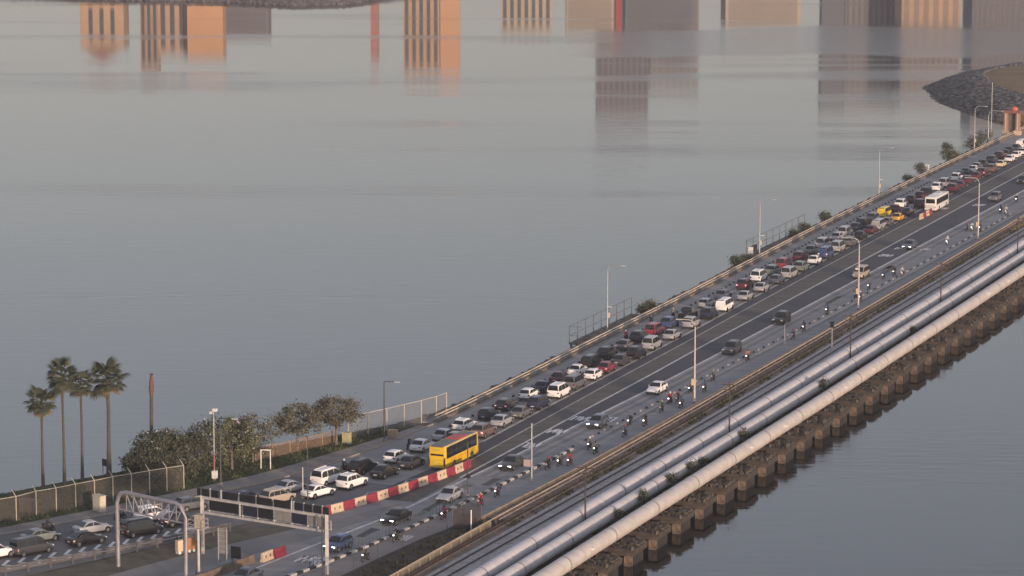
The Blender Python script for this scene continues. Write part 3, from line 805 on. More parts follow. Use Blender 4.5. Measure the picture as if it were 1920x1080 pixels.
for i, (u, v, tp, col, lane) in enumerate(rows):
    hd = tang(LC, u) * .5 + tang(QE, u) * .5 + (.05 if u < -125 else 0) if u < -80 else tang(LC, u) * .7
    car(tp, col, u, v, hd + random.uniform(-.012, .012), lab[(u, v)], 'vehicles queueing towards the far shore', 2 if u < -10 else (1 if u < 110 else 0), brake=(i % 7 == 0))
for i, l in enumerate(SOUTH.strip().split('\n')):
    a = l.split(); u, v = float(a[0]), float(a[1])
    nm = '%s %s' % (CW.get(a[3], a[3]), TNAME[a[2]])
    where = ['just inside the road past the loose end of the red and cream barriers', 'passing the foot of the sign gantry post', 'with only its roof in front of the two loose barriers', 'beside the red motorcycle on the open carriageway', 'with lit headlights opposite the yellow coach', 'driving over the painted lane words past the thin signal pole', 'beside the cluster of motorcycles at the first tall lamp', 'next to the rider in orange on the open carriageway', 'alone between the first and second tall lamps', 'level with the second tall lamp post', 'on the painted words past the second tall lamp', 'past the third tall lamp post', 'farthest along the open carriageway'][i]
    car(a[2], a[3], u, v, math.pi + tang(LL, u), '%s %s' % (nm, where), 'cars driving on the open carriageway', 2 if u < -10 else 1 if u < 110 else 0, lights=i in (0, 1, 4, 5, 10))

# ---- buses
def bus(name, label, u, v, hd, L, Wd, H, colour, kind):
    root = thing(name, label, 'bus', W(u, v, .012), ROT - hd); h = L / 2; w = Wd / 2
    PB = mat(name + '_paint', colour, .35, coat=.3, var=.05, scale=1)
    bm = bmesh.new(); bmesh.ops.create_cube(bm, size=1.0)
    for q in bm.verts:
        q.co = Vector((q.co.x * L, q.co.y * Wd, q.co.z * (H - .32) + .32 + (H - .32) / 2))
        if q.co.z > H * .6 and abs(q.co.x) > h - .1: q.co.x *= .975
        if q.co.z > H * .6: q.co.y *= .95
    bmesh.ops.bevel(bm, geom=[e for e in bm.edges], offset=.16, segments=3, profile=.6, affect='EDGES')
    me = bpy.data.meshes.new('body'); bm.to_mesh(me); bm.free(); me.materials.append(PB)
    me.polygons.foreach_set('use_smooth', [True] * len(me.polygons)); me.set_sharp_from_angle(angle=R(40)); obj('body', me, root)
    zs0, zs1 = (1.55, 3.06) if kind == 'coach' else (1.45, 2.62)
    k = .985
    for s in (-1, 1):
        n = 6
        for i in range(n):
            x0 = -h + .5 + i * (L - 1.1) / n; x1 = x0 + (L - 1.1) / n - .02
            yy = lambda z: s * (w * (1 - .05 * (z - .32) / (H - .32)) + .008)
            MB().add([(x0, yy(zs0), zs0), (x1, yy(zs0), zs0), (x1, yy(zs1), zs1), (x0, yy(zs1), zs1)], [(0, 1, 2, 3)]).build('side_window', GLASS, root)
    for x, nm, z0, z1 in ((h + .004, 'windscreen', 1.2, H - .35), (-h - .004, 'rear_window', *((1.95, 2.2) if kind == 'coach' else (1.75, H - .4)))):
        xx = lambda z: x * (1 - .025 * (z - .32) / (H - .32))
        MB().add([(xx(z0), -w * .78, z0), (xx(z0), w * .78, z0), (xx(z1), w * .74, z1), (xx(z1), -w * .74, z1)], [(0, 1, 2, 3)]).build(nm, GLASS, root)
    for x in (h - 2.3, -h + 2.9):
        for s in (-1, 1):
            wo_ = MB().cyl((x, s * (w - .13), .5), .5, .28, 'y', 20).build('wheel', TYRE, root, smooth=40); MB().cyl((x, s * (w - .11), .5), .29, .27, 'y', 12).build('rim', RIM, wo_)
    for s in (-1, 1):
        MB().box((-h - .005, s * w * .86, 1.1 if kind == 'coach' else .95), (.05, .14, .8 if kind == 'coach' else .35)).build('taillight', TAIL, root)
        MB().box((h + .0, s * w * .7, .75), (.06, .4, .2)).build('headlight', LAMP, root)
        MB().box((h + .25, s * (w + .12), 2.3), (.12, .14, .42)).bar((h - .05, s * w * .8, 2.75), (h + .25, s * (w + .12), 2.5), .05).build('wing_mirror', DARK, root)
    MB().box((-h - .01, 0, .55), (.03, .52, .14)).build('number_plate', PLATE, root)
    if kind == 'coach':
        MB().box((.9, 0, H + .06), (3.2, 1.9, .2), taper=.9).build('roof_unit', mat('red_roof_unit', (.42, .05, .05), .5, var=.1), root)['label'] = 'red roof air unit'
        MB().box((-.2, 0, H + .006), (L * .92, Wd * .80, .03)).build('roof_panel', mat('grey_green_roof', (.17, .19, .17), .7, var=.15, scale=1), root)
        MB().box((-h + .35, 0, H - .04), (.8, Wd * .72, .14), taper=.85).build('rear_spoiler', mat('purple_grey', (.10, .085, .13), .5), root)
        for s in (-1, 1): MB().box((0, s * (w * .951), H - .09), (L * .93, .05, .09)).build('roof_edge_trim', mat('pale_gold', (.62, .55, .38), .5), root)
        OR = mat('orange_livery_marks', (.70, .26, .04), .5)
        for i in range(9):       # worn livery lettering along the right side, too far to read
            x = -3.6 + i * .62; hh = .18 + .1 * (i % 3)
            yb = -(w * (1 - .05 * .7 / (H - .32)) + .006)
            MB().add([(x, yb, 1.02 + .05 * (i % 2)), (x + .42, yb, 1.0), (x + .46, yb, 1.0 + hh), (x + .06, yb, 1.04 + hh)], [(0, 1, 2, 3)]).build('livery_mark', OR, root)
        GR = mat('green_livery_marks', (.42, .45, .06), .5)
        for i, (y, z, a, c) in enumerate(((-.45, 1.0, .5, .16), (.4, 1.05, .45, .2), (0, .82, .8, .08), (0, 1.38, 1.3, .06), (0, 2.75, .9, .2))):
            MB().box((-h + .02 * (z > 2), y, z), (.03, a, c)).build('livery_mark', GR, root)
        for s in (-1, 1): MB().box((-h + .02, s * w * .93, 1.15), (.2, .08, 1.2)).build('rear_corner_trim', DARK, root)
    else:
        MB().box((1.0, 0, H + .06), (2.6, 1.5, .16), taper=.9).build('roof_unit', WHITEP, root)
        MB().box((-h - .005, 0, 1.2), (.02, Wd * .7, .3)).build('engine_cover', mat('white_louvre', (.6, .58, .53), .6, var=.15, scale=4), root)
        for z in (.8, .95): MB().box((-h - .005, 0, z), (.02, Wd * .7, .03)).build('trim_line', DARK, root)
    return root
bus('coach_bus', 'yellow coach with a red roof unit beside the red and cream barriers', -88.8, -4.0, tang(QE, -89) * .5 + .02, 10.9, 2.45, 3.25, (.72, .46, .025), 'coach')
bus('city_bus', 'white single-deck bus in the dark lane beside the queue', 177, -4.9, tang(DU, 177), 11.2, 2.5, 3.05, (.76, .74, .68), 'city')

# ---- motorcycles and riders
def bike_geo():
    f = MB(); f.tube([(-.45, 0, .62), (-.1, 0, .55), (.15, 0, .42), (.35, 0, .62), (.48, 0, .86)], [.10, .15, .15, .12, .07], 8)
    f.box((.0, 0, .33), (.5, .26, .22)); f.tube([(-.6, 0, .62), (-.85, 0, .68)], [.07, .03], 6)
    ch = MB().tube([(.50, .06, .86), (.62, .06, .30)], .03, 6).tube([(.50, -.06, .86), (.62, -.06, .30)], .03, 6).tube([(-.1, .09, .34), (-.6, .11, .31)], .035, 6).tube([(0, -.14, .30), (-.75, -.15, .36)], .045, 6)
    fa = MB().tube([(.42, 0, .70), (.58, 0, .78), (.60, 0, .98)], [.16, .14, .06], 8).box((.66, 0, .62), (.34, .12, .05))
    hb = MB().tube([(.36, -.34, 1.02), (.46, -.12, .98), (.46, .12, .98), (.36, .34, 1.02)], .022, 6)
    hb.box((.44, .36, 1.12), (.02, .1, .08)); hb.box((.44, -.36, 1.12), (.02, .1, .08))
    se = MB().tube([(-.72, 0, .80), (-.35, 0, .76), (.05, 0, .72)], [.09, .14, .10], 8)
    hl = MB().box((.64, 0, .84), (.10, .16, .13)); tl = MB().box((-.84, 0, .72), (.06, .14, .08))
    bx = MB().box((-.66, 0, 1.0), (.36, .40, .34), taper=.92)
    return f, ch, fa, hb, se, hl, tl, bx
BF, BC, BFA, BH, BS, BHL, BTL, BBX = bike_geo()
wm = MB().cyl((0, 0, 0), .29, .09, 'y', 16).mesh('wheel', TYRE, 40); rm = MB().cyl((0, 0, 0), .18, .10, 'y', 10).mesh('rim', RIM, 40)
BM_ = dict(frame=BF.mesh('frame', paint('black'), 50), chassis=BC.mesh('fork_and_exhaust', DSTEEL, 50), fairing=BFA.mesh('fairing', paint('black'), 50), handlebar=BH.mesh('handlebar', DARK), seat=BS.mesh('seat', DARK, 50), headlight=BHL.mesh('headlight', LAMPON), taillight=BTL.mesh('taillight', TAIL), top_box=BBX.mesh('top_box', DARK))
def rider_mesh():
    J = dict(pel=(-.28, 0, .92, .15, .17), waist=(-.25, 0, 1.08, .125, .16), chest=(-.16, 0, 1.34, .13, .20), neck=(-.10, 0, 1.50, .065, .065), head=(-.06, 0, 1.60, .085, .085), top=(-.05, 0, 1.70, .07, .07))
    vs = []; rad = []; ix = {}; ed = []
    def a(n, p, ra, link=None):
        ix[n] = len(vs); vs.append(p); rad.append(ra)
        if link: ed.append((ix[link], ix[n]))
    a('pel', J['pel'][:3], J['pel'][3:]); prev = 'pel'
    for n in ('waist', 'chest', 'neck', 'head', 'top'): a(n, J[n][:3], J[n][3:], prev); prev = n
    for s, k in ((1, 'l'), (-1, 'r')):
        a('sh' + k, (-.14, s * .20, 1.40), (.075, .075), 'chest'); a('el' + k, (.06, s * .30, 1.18), (.055, .055), 'sh' + k); a('wr' + k, (.29, s * .31, 1.06), (.036, .036), 'el' + k)
        a('ha' + k, (.37, s * .31, 1.05), (.042, .05), 'wr' + k); a('fi' + k, (.42, s * .31, 1.00), (.028, .045), 'ha' + k)
        a('hi' + k, (-.24, s * .12, .86), (.11, .11), 'pel'); a('kn' + k, (.12, s * .23, .70), (.075, .075), 'hi' + k); a('an' + k, (.02, s * .20, .34), (.05, .05), 'kn' + k); a('to' + k, (.19, s * .21, .28), (.04, .05), 'an' + k)
    me = bpy.data.meshes.new('rider_skeleton'); me.from_pydata(vs, ed, []); o = bpy.data.objects.new('rider_skeleton', me); COL.objects.link(o)
    sk = o.modifiers.new('skin', 'SKIN'); sk.use_smooth_shade = True
    for i, sv in enumerate(me.skin_vertices[0].data): sv.radius = rad[i]; sv.use_root = (i == 0)
    sb = o.modifiers.new('sub', 'SUBSURF'); sb.levels = 1
    dg = bpy.context.evaluated_depsgraph_get(); dg.update(); ev = o.evaluated_get(dg); out = bpy.data.meshes.new_from_object(ev)
    bpy.data.objects.remove(o); out.name = 'person'; out.materials.clear()
    for mm in (mat('jacket_black', (.02, .02, .022), .8), mat('dark_trousers', (.022, .024, .032), .85, var=.2), mat('skin', (.30, .17, .11), .6)): out.materials.append(mm)
    for p in out.polygons:
        c = p.center
        p.material_index = 2 if (c.z > 1.50 or (c.x > .33 and c.z > .9)) else (1 if (c.z < .98 and c.x > -.6 and not (c.x > .2 and c.z > .95)) else 0)
        p.use_smooth = True
    return out
RM = rider_mesh()
hm = MB()
for i, (dz, r) in enumerate(((-.15, .10), (-.08, .142), (.0, .155), (.08, .135), (.14, .075))):
    pass
hm.tube([(-.045, 0, 1.52), (-.045, 0, 1.58), (-.05, 0, 1.65), (-.055, 0, 1.73), (-.06, 0, 1.785)], [.10, .138, .15, .125, .06], 12)
hm.add([(.085, -.09, 1.60), (.085, .09, 1.60), (.075, .085, 1.69), (.075, -.085, 1.69)], [(0, 1, 2, 3)], 1)
HMM = hm.mesh('helmet', [mat('helmet_black', (.02, .02, .02), .25, coat=.3), GLASS], 50)
JK = dict(red=(.36, .03, .04), black=(.02, .02, .022), grey=(.13, .13, .13), green=(.05, .085, .06), blue=(.05, .08, .16), orange=(.50, .20, .09), white=(.5, .5, .5))
HC = [mat('helmet_%d' % i, c, .25, coat=.3) for i, c in enumerate(((.02, .02, .02), (.6, .6, .6), (.3, .03, .03), (.1, .12, .2), (.03, .03, .035), (.35, .3, .1)))]
LMK = [(-900, 'the mesh enclosure'), (-115, 'the mesh enclosure'), (-39, 'the first tall lamp post'), (48, 'the second tall lamp post'), (135, 'the third tall lamp post')]
bl = []
for l in BIKES.strip().split('\n'):
    a = l.split(); bl.append((float(a[0]), float(a[1]), a[2], a[3]))
cnt = {}
for i, (u, v, c, dr) in enumerate(sorted(bl)):
    s = dr == 's'; hd = (math.pi + tang(ML, u)) if s else tang(LC, u)
    if s:
        mk = [q for q in LMK if u > q[0]][-1]; key = (mk[1], mk[0] < -500); cnt[key] = cnt.get(key, 0) + 1
        pl = '%s one %s %s' % (ORD[cnt[key]], 'before' if key[1] else 'past', mk[1])
    else:
        cnt['n'] = cnt.get('n', 0) + 1; pl = ['in the kerb lane by the first fence posts', 'in the kerb lane behind the cream cabinet', 'between the white people carrier and the footpath', 'on the seaward lane next to the yellow coach', 'in a red jacket on the seaward lane', 'beside the red people carrier on the seaward lane', 'beside the blue SUV on the seaward lane'][cnt['n'] - 1]
    cw = dict(black='black').get(c, c); jk = c if c != 'black' else ('black', 'grey', 'blue', 'black')[i % 4]
    if not s and cnt['n'] == 5: jk = 'red'
    bc = c if c in ('red', 'blue', 'white') else ('black', 'darkgrey', 'navy')[i % 3]
    rz = ROT - hd + random.uniform(-.04, .04); loc = W(u, v, .012)
    nm = CW.get(bc, bc)
    root = thing('motorcycle', '%s motorcycle, %s' % (nm, pl + (' in the bike lane' if s else '')), 'motorcycle', loc, rz, 'motorcycles in the bike lanes')
    for nme, part in (('frame', 'frame'), ('fork_and_exhaust', 'chassis'), ('fairing', 'fairing'), ('handlebar', 'handlebar'), ('seat', 'seat'), ('headlight', 'headlight'), ('taillight', 'taillight')):
        o = obj(nme, BM_[part], root)
        if part in ('frame', 'fairing'): setmat(o, 0, paint(bc))
        if part == 'headlight' and (i % 3 == 2 or not s): setmat(o, 0, LAMP)
    if i % 3 == 0: obj('top_box', BM_['top_box'], root)
    for x in (.62, -.60):
        q = obj('wheel', wm, root, loc=(x, 0, .29)); obj('rim', rm, q)
    pr = obj('person', RM, None, 'rider in %s jacket on motorcycle, %s' % (jk, pl), 'person', 'motorcycle riders', None, (loc[0], loc[1], loc[2] - .03), rz)
    setmat(pr, 0, mat('jacket_' + jk, JK[jk], .8, var=.15, scale=4))
    he = obj('helmet', HMM, pr); setmat(he, 0, HC[i % 6])

# ================================================================ BARRIERS AND STREET FURNITURE
BRED = mat('red_plastic', (.27, .030, .055), .6, var=.15, scale=2); BCRE = mat('cream_plastic', (.60, .47, .33), .65, var=.12, scale=2)
def barrier_geo(L=2.2):
    pf = [(-.27, 0), (.27, 0), (.27, .14), (.15, .38), (.12, 1.08), (-.12, 1.08), (-.15, .38), (-.27, .14)]; b = MB()
    vs = [(x, y, z) for x in (-L / 2, L / 2) for y, z in pf]; n = len(pf)
    b.add(vs, [(k, n + k, n + (k + 1) % n, (k + 1) % n) for k in range(n)] + [tuple(range(n)), tuple(range(n, 2 * n))[::-1]]); return b
BMR, BMC = barrier_geo().mesh('shell', BRED), barrier_geo().mesh('shell', BCRE)
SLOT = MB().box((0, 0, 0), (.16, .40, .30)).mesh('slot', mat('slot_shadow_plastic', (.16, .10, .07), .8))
def barrier(u, v, ang, red, label, group):
    root = thing('plastic_barrier', label, 'barrier', W(u, v, .014), ROT - ang, group); obj('shell', BMR if red else BMC, root)
    if not red:
        for x in (-.45, .45): obj('slot', SLOT, root, loc=(x, 0, .55))
    return root
L_ = 0; us = []; u = -122.6
for i in range(15):
    us.append(u); u += 2.26 * math.cos(tang(BARR, u))
for i, u in enumerate(us):
    red = i % 2 == 0
    barrier(u, BARR(u) + .25, tang(BARR, u), red, '%s water-filled plastic barrier in the long row beside the yellow coach' % ('red' if red else 'cream slotted'), 'red and cream barriers in a row')
barrier(-145.6, -3.9, tang(LL, -145), False, 'cream slotted plastic barrier standing loose with a red one', None)
barrier(-143.4, -3.3, tang(LL, -145), True, 'red plastic barrier standing loose beside a cream one', None)
for i, u in enumerate((160.5, 163, 165.5, 168)):
    barrier(u, DU(u) + 1.2, tang(DU, u), i % 2 == 1, '%s plastic barrier in the short row under the white bus' % ('red' if i % 2 else 'cream slotted'), 'barriers near the white bus')
# orange and cream crash cushion at the guard rail end
cr = thing('crash_barrier', 'orange and cream barrier boxes on white feet at the guard rail end', 'barrier', W(-145.6, -14.4), ROT - .5)
MB().box((-.65, 0, .95), (1.2, .6, 1.3)).build('cream_box', BCRE, cr); MB().box((.65, 0, 1.0), (1.2, .6, 1.4)).build('orange_box', mat('orange_plastic', (.36, .17, .075), .6, var=.1), cr)
for x in (-1, -.35, .35, 1): MB().box((x, 0, .2), (.35, .7, .38), taper=.8).build('foot', WHITEP, cr)

# lane dividers (rubber humps) of both bike lanes
dm = [MB().box((0, 0, .14), (.55, .28, .26), taper=.6).mesh('lane_divider', mm) for mm in (mat('black_rubber', (.025, .025, .027), .8, var=.2, scale=4), mat('dusty_white_rubber', (.40, .37, .33), .8, var=.2, scale=4))]
for i in range(112):
    u = -70 + i * 2.6
    obj('lane_divider', dm[0], None, 'small black rubber hump in the row beside the seaward queue lane', 'lane divider', 'black lane humps along the seaward bike lane', None, W(u, LC(u) + 2.7, 0), ROT)
for i in range(104):
    u = -74 + i * 2.4; k = i % 2
    obj('lane_divider', dm[k], None, 'small %s rubber hump in the row beside the open carriageway' % ('dusty white' if k else 'black'), 'lane divider', '%s humps along the railway side bike lane' % ('white' if k else 'black'), None, W(u, ML(u) - .5, 0), ROT)
# black and white kerb with low railing near the gantry
kb = thing('striped_kerb', 'black and white striped kerb between open carriageway and bike lane', 'kerb', (0, 0, 0))
km = [mat('kerb_black', (.03, .03, .032), .85, var=.2), mat('kerb_white', (.55, .53, .49), .85, var=.15, scale=3)]
u = -168; i = 0
while u < -76:
    sweep('kerb_block', ML, u + .02, u + 1.23, rect(-.22, .22, 0, .26), km[i % 2], kb, step=1.3); u += 1.25; i += 1
gr = thing('guard_railing', 'thin dark post railing standing along the striped kerb', 'railing', (0, 0, 0))
pm = MB().box((0, 0, .6), (.05, .05, 1.2)).mesh('railing_post', mat('green_grey_steel', (.10, .125, .12), .6, .2))
u = -150
while u < -112: obj('railing_post', pm, gr, loc=W(u, ML(u) - .1, .25), rz=ROT); u += .8
sweep('rail_bar', ML, -150, -112, [(-.12, 1.38), (-.08, 1.38), (-.08, 1.42), (-.12, 1.42)], MATS['green_grey_steel'], gr)
# W-beam guard rail beside the chevrons
gd = thing('guard_rail', 'weathered steel guard rail on posts along the road chevrons', 'guard rail', (0, 0, 0))
GRL = mat('weathered_steel', (.20, .195, .19), .6, .3, color2=(.13, .115, .10), scale=.9)
fg = c0(fn, 1.0)
for z in (.55, .95): sweep('rail_beam', lambda u, d=0: fn(u) + 2.9, U0, -134, [(-.05, z - .13), (.05, z - .06), (-.02, z), (.05, z + .06), (-.05, z + .13)], GRL, gd, step=2, closed=False)
pm = MB().box((0, 0, .55), (.16, .14, 1.1)).mesh('railing_post', GRL)
u = U0
while u < -134: obj('railing_post', pm, gd, loc=W(u, fn(u) + 3.05, 0), rz=ROT); u += 2.6
# brown concrete wall end by the loose barriers
bw = thing('concrete_wall', 'low brown concrete wall tapering towards the two loose barriers', 'wall', (0, 0, 0))
fb = curve((-180, -11.5), (-157.6, -6.4), (-152.6, -5.5), (-146.5, -4.6))
sweep('wall_body', fb, -174, -147, [(-.28, 0), (.28, 0), (.16, .95), (-.16, .95)], mat('brown_concrete', (.22, .165, .115), .9, color2=(.12, .095, .07), scale=.6), bw, step=2)

# ---- poles
def lamp(name, label, u, v, h, arm, curved, m, group=None, boxes=True, toward=1, r=.10):
    root = thing(name, label, 'lamp post', W(u, v), ROT, group)          # local y = -v
    MB().tube([(0, 0, 0), (0, 0, h * .5), (0, 0, h)], [r * 1.25, r, r * .7], 10).build('pole', m, root, smooth=60)
    MB().box((0, 0, .35), (.34, .34, .7)).build('base_box', CONC, root)
    s = -toward; pts = [(0, 0, h)]
    if curved:
        for a in (20, 45, 70, 90): pts.append((0, s * arm * .45 * (1 - math.cos(R(a))), h + arm * .45 * math.sin(R(a))))
        pts.append((0, s * arm, h + arm * .45))
    else: pts += [(0, s * arm, h + .12)]
    ao = MB().tube(pts, r * .6, 8).build('arm', m, root, smooth=60)
    MB().box((0, s * (arm + .3), pts[-1][2] - .02), (.30, .75, .13)).build('lamp_head', mat('lamp_head_grey', (.45, .45, .45), .5), ao)
    return root
for i, (u, v) in enumerate(((10.8, -18.2), (97, -18.9), (185.6, -19.6), (276, -20.3))):
    o = lamp('street_lamp', 'pale sea-wall lamp post with curved arm, %s' % ['at the small railed sea platform', 'at the end of the long railed sea platform', 'standing alone on the railing past both sea platforms', 'before the rocky headland'][i], u, v, 10.2, 2.4, True, STEEL, 'tall lamp posts along the sea railing', r=.11)
    MB().box((.25, -.1, 3.0), (.5, .35, .8)).build('control_box', mat('cream_box', (.6, .48, .33), .6), o)
    MB().box((0, -.45, 4.4), (.08, .7, .10)).build('small_lamp', WHITEP, o)
for i, (u, v) in enumerate(((-39.4, 13.1), (48.1, 13.5), (135, 13.7))):
    o = lamp('street_lamp', 'tall cream lamp post on the railway parapet, %s' % ['standing among the motorcycles', 'with a white camera halfway up', 'across from the white bus'][i], u, v, 11.2, 2.2, True, mat('lamp_pole_cream', (.50, .46, .40), .5, .2, var=.1), 'tall lamp posts along the railway parapet', toward=-1, r=.13)
    MB().box((-.2, .1, 3.2), (.5, .5, .9)).build('control_box', mat('cream_box', (.6, .48, .33), .6), o)
    if i == 1: MB().box((0, .35, 7.0), (.5, .4, .3)).build('camera_housing', WHITEP, o)
lamp('street_lamp', 'dark lamp post with straight arm beside the mesh fence on the footpath', -80.5, -17.6, 8.4, 1.6, False, DSTEEL, r=.10)
lamp('street_lamp', 'dark lamp post with straight arm in front of the park trees', -113.6, -25.8, 9.0, 1.8, False, DSTEEL, r=.11)
def pole(name, label, u, v, h, m, r=.07, cat='pole', extra=None):
    root = thing(name, label, cat, W(u, v), ROT); MB().tube([(0, 0, 0), (0, 0, h)], [r, r * .8], 8).build('shaft', m, root, smooth=60)
    MB().box((0, 0, .15), (.3, .3, .3)).build('base_plate', CONC, root)
    for n, b_, mm in extra or (): b_.build(n, mm, root)
    return root
pole('camera_mast', 'pale mast with white camera head and red lower pole on the park lawn', -110.2, -28.4, 9.2, STEEL, .10, 'mast', [('camera_head', MB().box((0, -.2, 9.3), (.5, .5, .35)).box((0, .35, 8.9), (.3, .3, .3)), WHITEP), ('equipment_box', MB().box((0, -.05, .85), (.55, .6, 1.0)), WHITEP), ('red_band', MB().cyl((0, 0, 2.6), .112, 2.2), mat('red_band', (.24, .11, .09), .6))])
pole('thin_pole', 'thin white pole rising between two queueing white cars', -115.3, -13.5, 4.0, WHITEP, .06)
pole('thin_pole', 'thin dark pole beside the white pole and the zigzag road marks', -117.5, -11.8, 8.6, DSTEEL, .09)
pole('signal_pole', 'dark pole with small box at the road edge by the mesh enclosure', -106.5, 5.2, 7.0, DSTEEL, .10, 'pole', [('signal_box', MB().box((0, -.1, 2.6), (.4, .4, .5)), DARK)])
pole('signal_pole', 'grey pole with pale notice board on the bike lane kerb', -95.6, 9.6, 7.6, STEEL, .12, 'pole', [('notice_board', MB().box((-.2, .55, 2.4), (.08, .9, .9)), mat('pink_board', (.42, .33, .31), .7))])
pole('thin_pole', 'thin grey pole on the bike lane line between the first two tall lamps', 12, 11.3, 3.2, STEEL, .05)
pole('signal_pole', 'pale railway signal post with dark head beside the pipes', 5.4, 20.9, 4.6, STEEL, .10, 'signal', [('signal_head', MB().box((0, 0, 4.8), (.5, .5, .9)).box((0, 0, 5.2), (.8, .8, .1)), DARK)])
for i, (u, v) in enumerate(((-115.5, 24.2), (-58.5, 24.4), (1.8, 24.9), (58.4, 25.2), (118.6, 25.1))):
    root = thing('utility_pole', 'dark telegraph pole between the pipes, %s' % ['nearest the mesh enclosure', 'in line with the first tall lamp', 'next to the railway signal post', 'in line with the second tall lamp', 'in line with the third tall lamp'][i], 'utility pole', W(u, v), ROT, 'telegraph poles between the pipes')
    DW = mat('dark_timber', (.060, .048, .042), .9, var=.25, scale=3)
    MB().tube([(0, 0, -.8), (0, 0, 7.4)], [.13, .09], 8).build('shaft', DW, root)
    for z, l in ((7.0, 2.4), (6.3, 1.8)):
        ca = MB().bar((0, -l / 2, z), (0, l / 2, z), .12).build('crossarm', DW, root)
        for y in np.linspace(-l / 2 + .1, l / 2 - .1, 5): MB().cyl((0, float(y), z + .14), .05, .2, 'z', 6).build('insulator', mat('brown_porcelain', (.20, .11, .08), .4), ca)

# ---- tube portal frame (left)
ptl = thing('tube_portal', 'pale grey steel tube portal with zigzag bracing over the road chevrons', 'portal frame', (0, 0, 0))
LAV = mat('lavender_grey_steel', (.29, .285, .31), .5, .3, var=.12, scale=1.5)
A0, B0 = np.array((-154.4, -18.5)), np.array((-158.2, -7.9)); HP = 8.9
pp = lambda s, z: W(*(A0 + (B0 - A0) * s), z)
MB().tube([pp(0, 0), pp(0, HP - 1.4), pp(.02, HP - .7), pp(.06, HP - .2), pp(.13, HP), pp(.5, HP), pp(.87, HP), pp(.94, HP - .2), pp(.98, HP - .7), pp(1, HP - 1.4), pp(1, 0)], .24, 10).build('frame_tube', LAV, ptl, smooth=70)
MB().tube([pp(.0, HP - 2.1), pp(1, HP - 2.1)], .10, 8).build('lower_chord', LAV, ptl)
for i in range(8):
    s = .14 + i * .105; up = i < 4
    MB().tube([pp(s, HP - .1), pp(s, HP - 2.1)], .055, 6).build('bracing_bar', LAV, ptl)
    MB().tube([pp(s, HP - .15 if up else HP - 2.1), pp(s + .1, HP - 2.1 if up else HP - .15)], .075, 6).build('bracing_bar', LAV, ptl)

# ---- sign gantry
gt = thing('sign_gantry', 'steel gantry with rows of blank black sign panels and a catwalk', 'gantry', (0, 0, 0))
GA, GB = np.array((-145.5, -12.2)), np.array((-149.0, 5.3))
def gp(s, z, off=0.0):
    d = (GB - GA) / np.linalg.norm(GB - GA); n = np.array((-d[1], d[0])) * 1.0     # n points to +u
    q = GA + (GB - GA) * s + n * off; return W(q[0], q[1], z)
GST = mat('gantry_steel', (.44, .43, .41), .55, .2, var=.15, scale=1.2)
for s in (0, 1.0): MB().tube([gp(s, 0), gp(s, 7.0)], .20, 4).build('post', GST, gt)
MB().tube([gp(1.0, 0, .9), gp(1.0, 7.0, .9)], .09, 6).build('post', DSTEEL, gt)
MB().tube([gp(-.01, 6.75), gp(1.005, 6.75)], .15, 4).build('beam', GST, gt); MB().tube([gp(-.01, 5.0), gp(1.005, 5.0)], .14, 4).build('beam', GST, gt)
MB().tube([gp(0, 5.0, -.9), gp(1.0, 5.0, -.9)], .06, 4).build('walkway_edge', GST, gt)
b = MB(); b.add([gp(0, 4.96), gp(1, 4.96), gp(1, 4.96, -.9), gp(0, 4.96, -.9)], [(0, 1, 2, 3)]).build('walkway', mat('grating', (.22, .22, .22), .7, var=.2, scale=6), gt)
BLK = mat('black_sign_panel', (.010, .011, .014), .45, var=.2, scale=2); NVY = mat('navy_sign_panel', (.014, .016, .034), .45, var=.1); GRY = mat('grey_sign_back', (.20, .20, .19), .7, var=.12, scale=2)
cx = lambda x: (x - 15) / 1385.0
def panel(x0, x1, z0, z1, m, off):
    vs = [gp(cx(x0), z0, off), gp(cx(x1), z0, off), gp(cx(x1), z1, off), gp(cx(x0), z1, off), gp(cx(x0), z0, off + .08), gp(cx(x1), z0, off + .08), gp(cx(x1), z1, off + .08), gp(cx(x0), z1, off + .08)]
    MB().add(vs, [(0, 1, 2, 3), (7, 6, 5, 4), (0, 4, 5, 1), (1, 5, 6, 2), (2, 6, 7, 3), (3, 7, 4, 0)]).build('sign_panel', m, gt)
for x0, x1 in ((-30, 5), (20, 105), (128, 210), (260, 425), (450, 615), (640, 808), (832, 1005), (1060, 1145), (1165, 1245), (1265, 1350), (1370, 1430)): panel(x0, x1, 6.98, 7.85, BLK, .1)
for x0, x1, m_ in ((90, 415, BLK), (470, 625, NVY), (640, 800, BLK), (825, 1000, GRY), (1012, 1172, NVY), (1195, 1285, GRY), (1300, 1385, GRY)): panel(x0, x1, 5.35, 6.55, m_, -.2)
for x in (112, 235, 437, 628, 820, 1020, 1045, 1155, 1255, 1358): MB().tube([gp(cx(x), 6.6, .0), gp(cx(x), 7.95, .0)], .07, 4).build('panel_strut', GST, gt)
for x in (80, 425, 460, 630, 810, 1006, 1182, 1292): MB().tube([gp(cx(x), 5.0, -.3), gp(cx(x), 6.75, -.3)], .075, 4).build('panel_strut', GST, gt)
for z in (5.5, 6.0): MB().tube([gp(.03, z, -.9), gp(1.0, z, -.9)], .035, 4).build('catwalk_rail', GST, gt)
for i in range(12): MB().tube([gp(.04 + i * .087, 5.0, -.9), gp(.04 + i * .087, 6.0, -.9)], .04, 4).build('catwalk_post', GST, gt)
for x in (335, 530, 720, 910): MB().box(gp(cx(x), 6.98, -.25), (.45, .3, .14), 0, ROT).build('sign_lamp', mat('greenish_lamp', (.30, .33, .28), .5), gt)
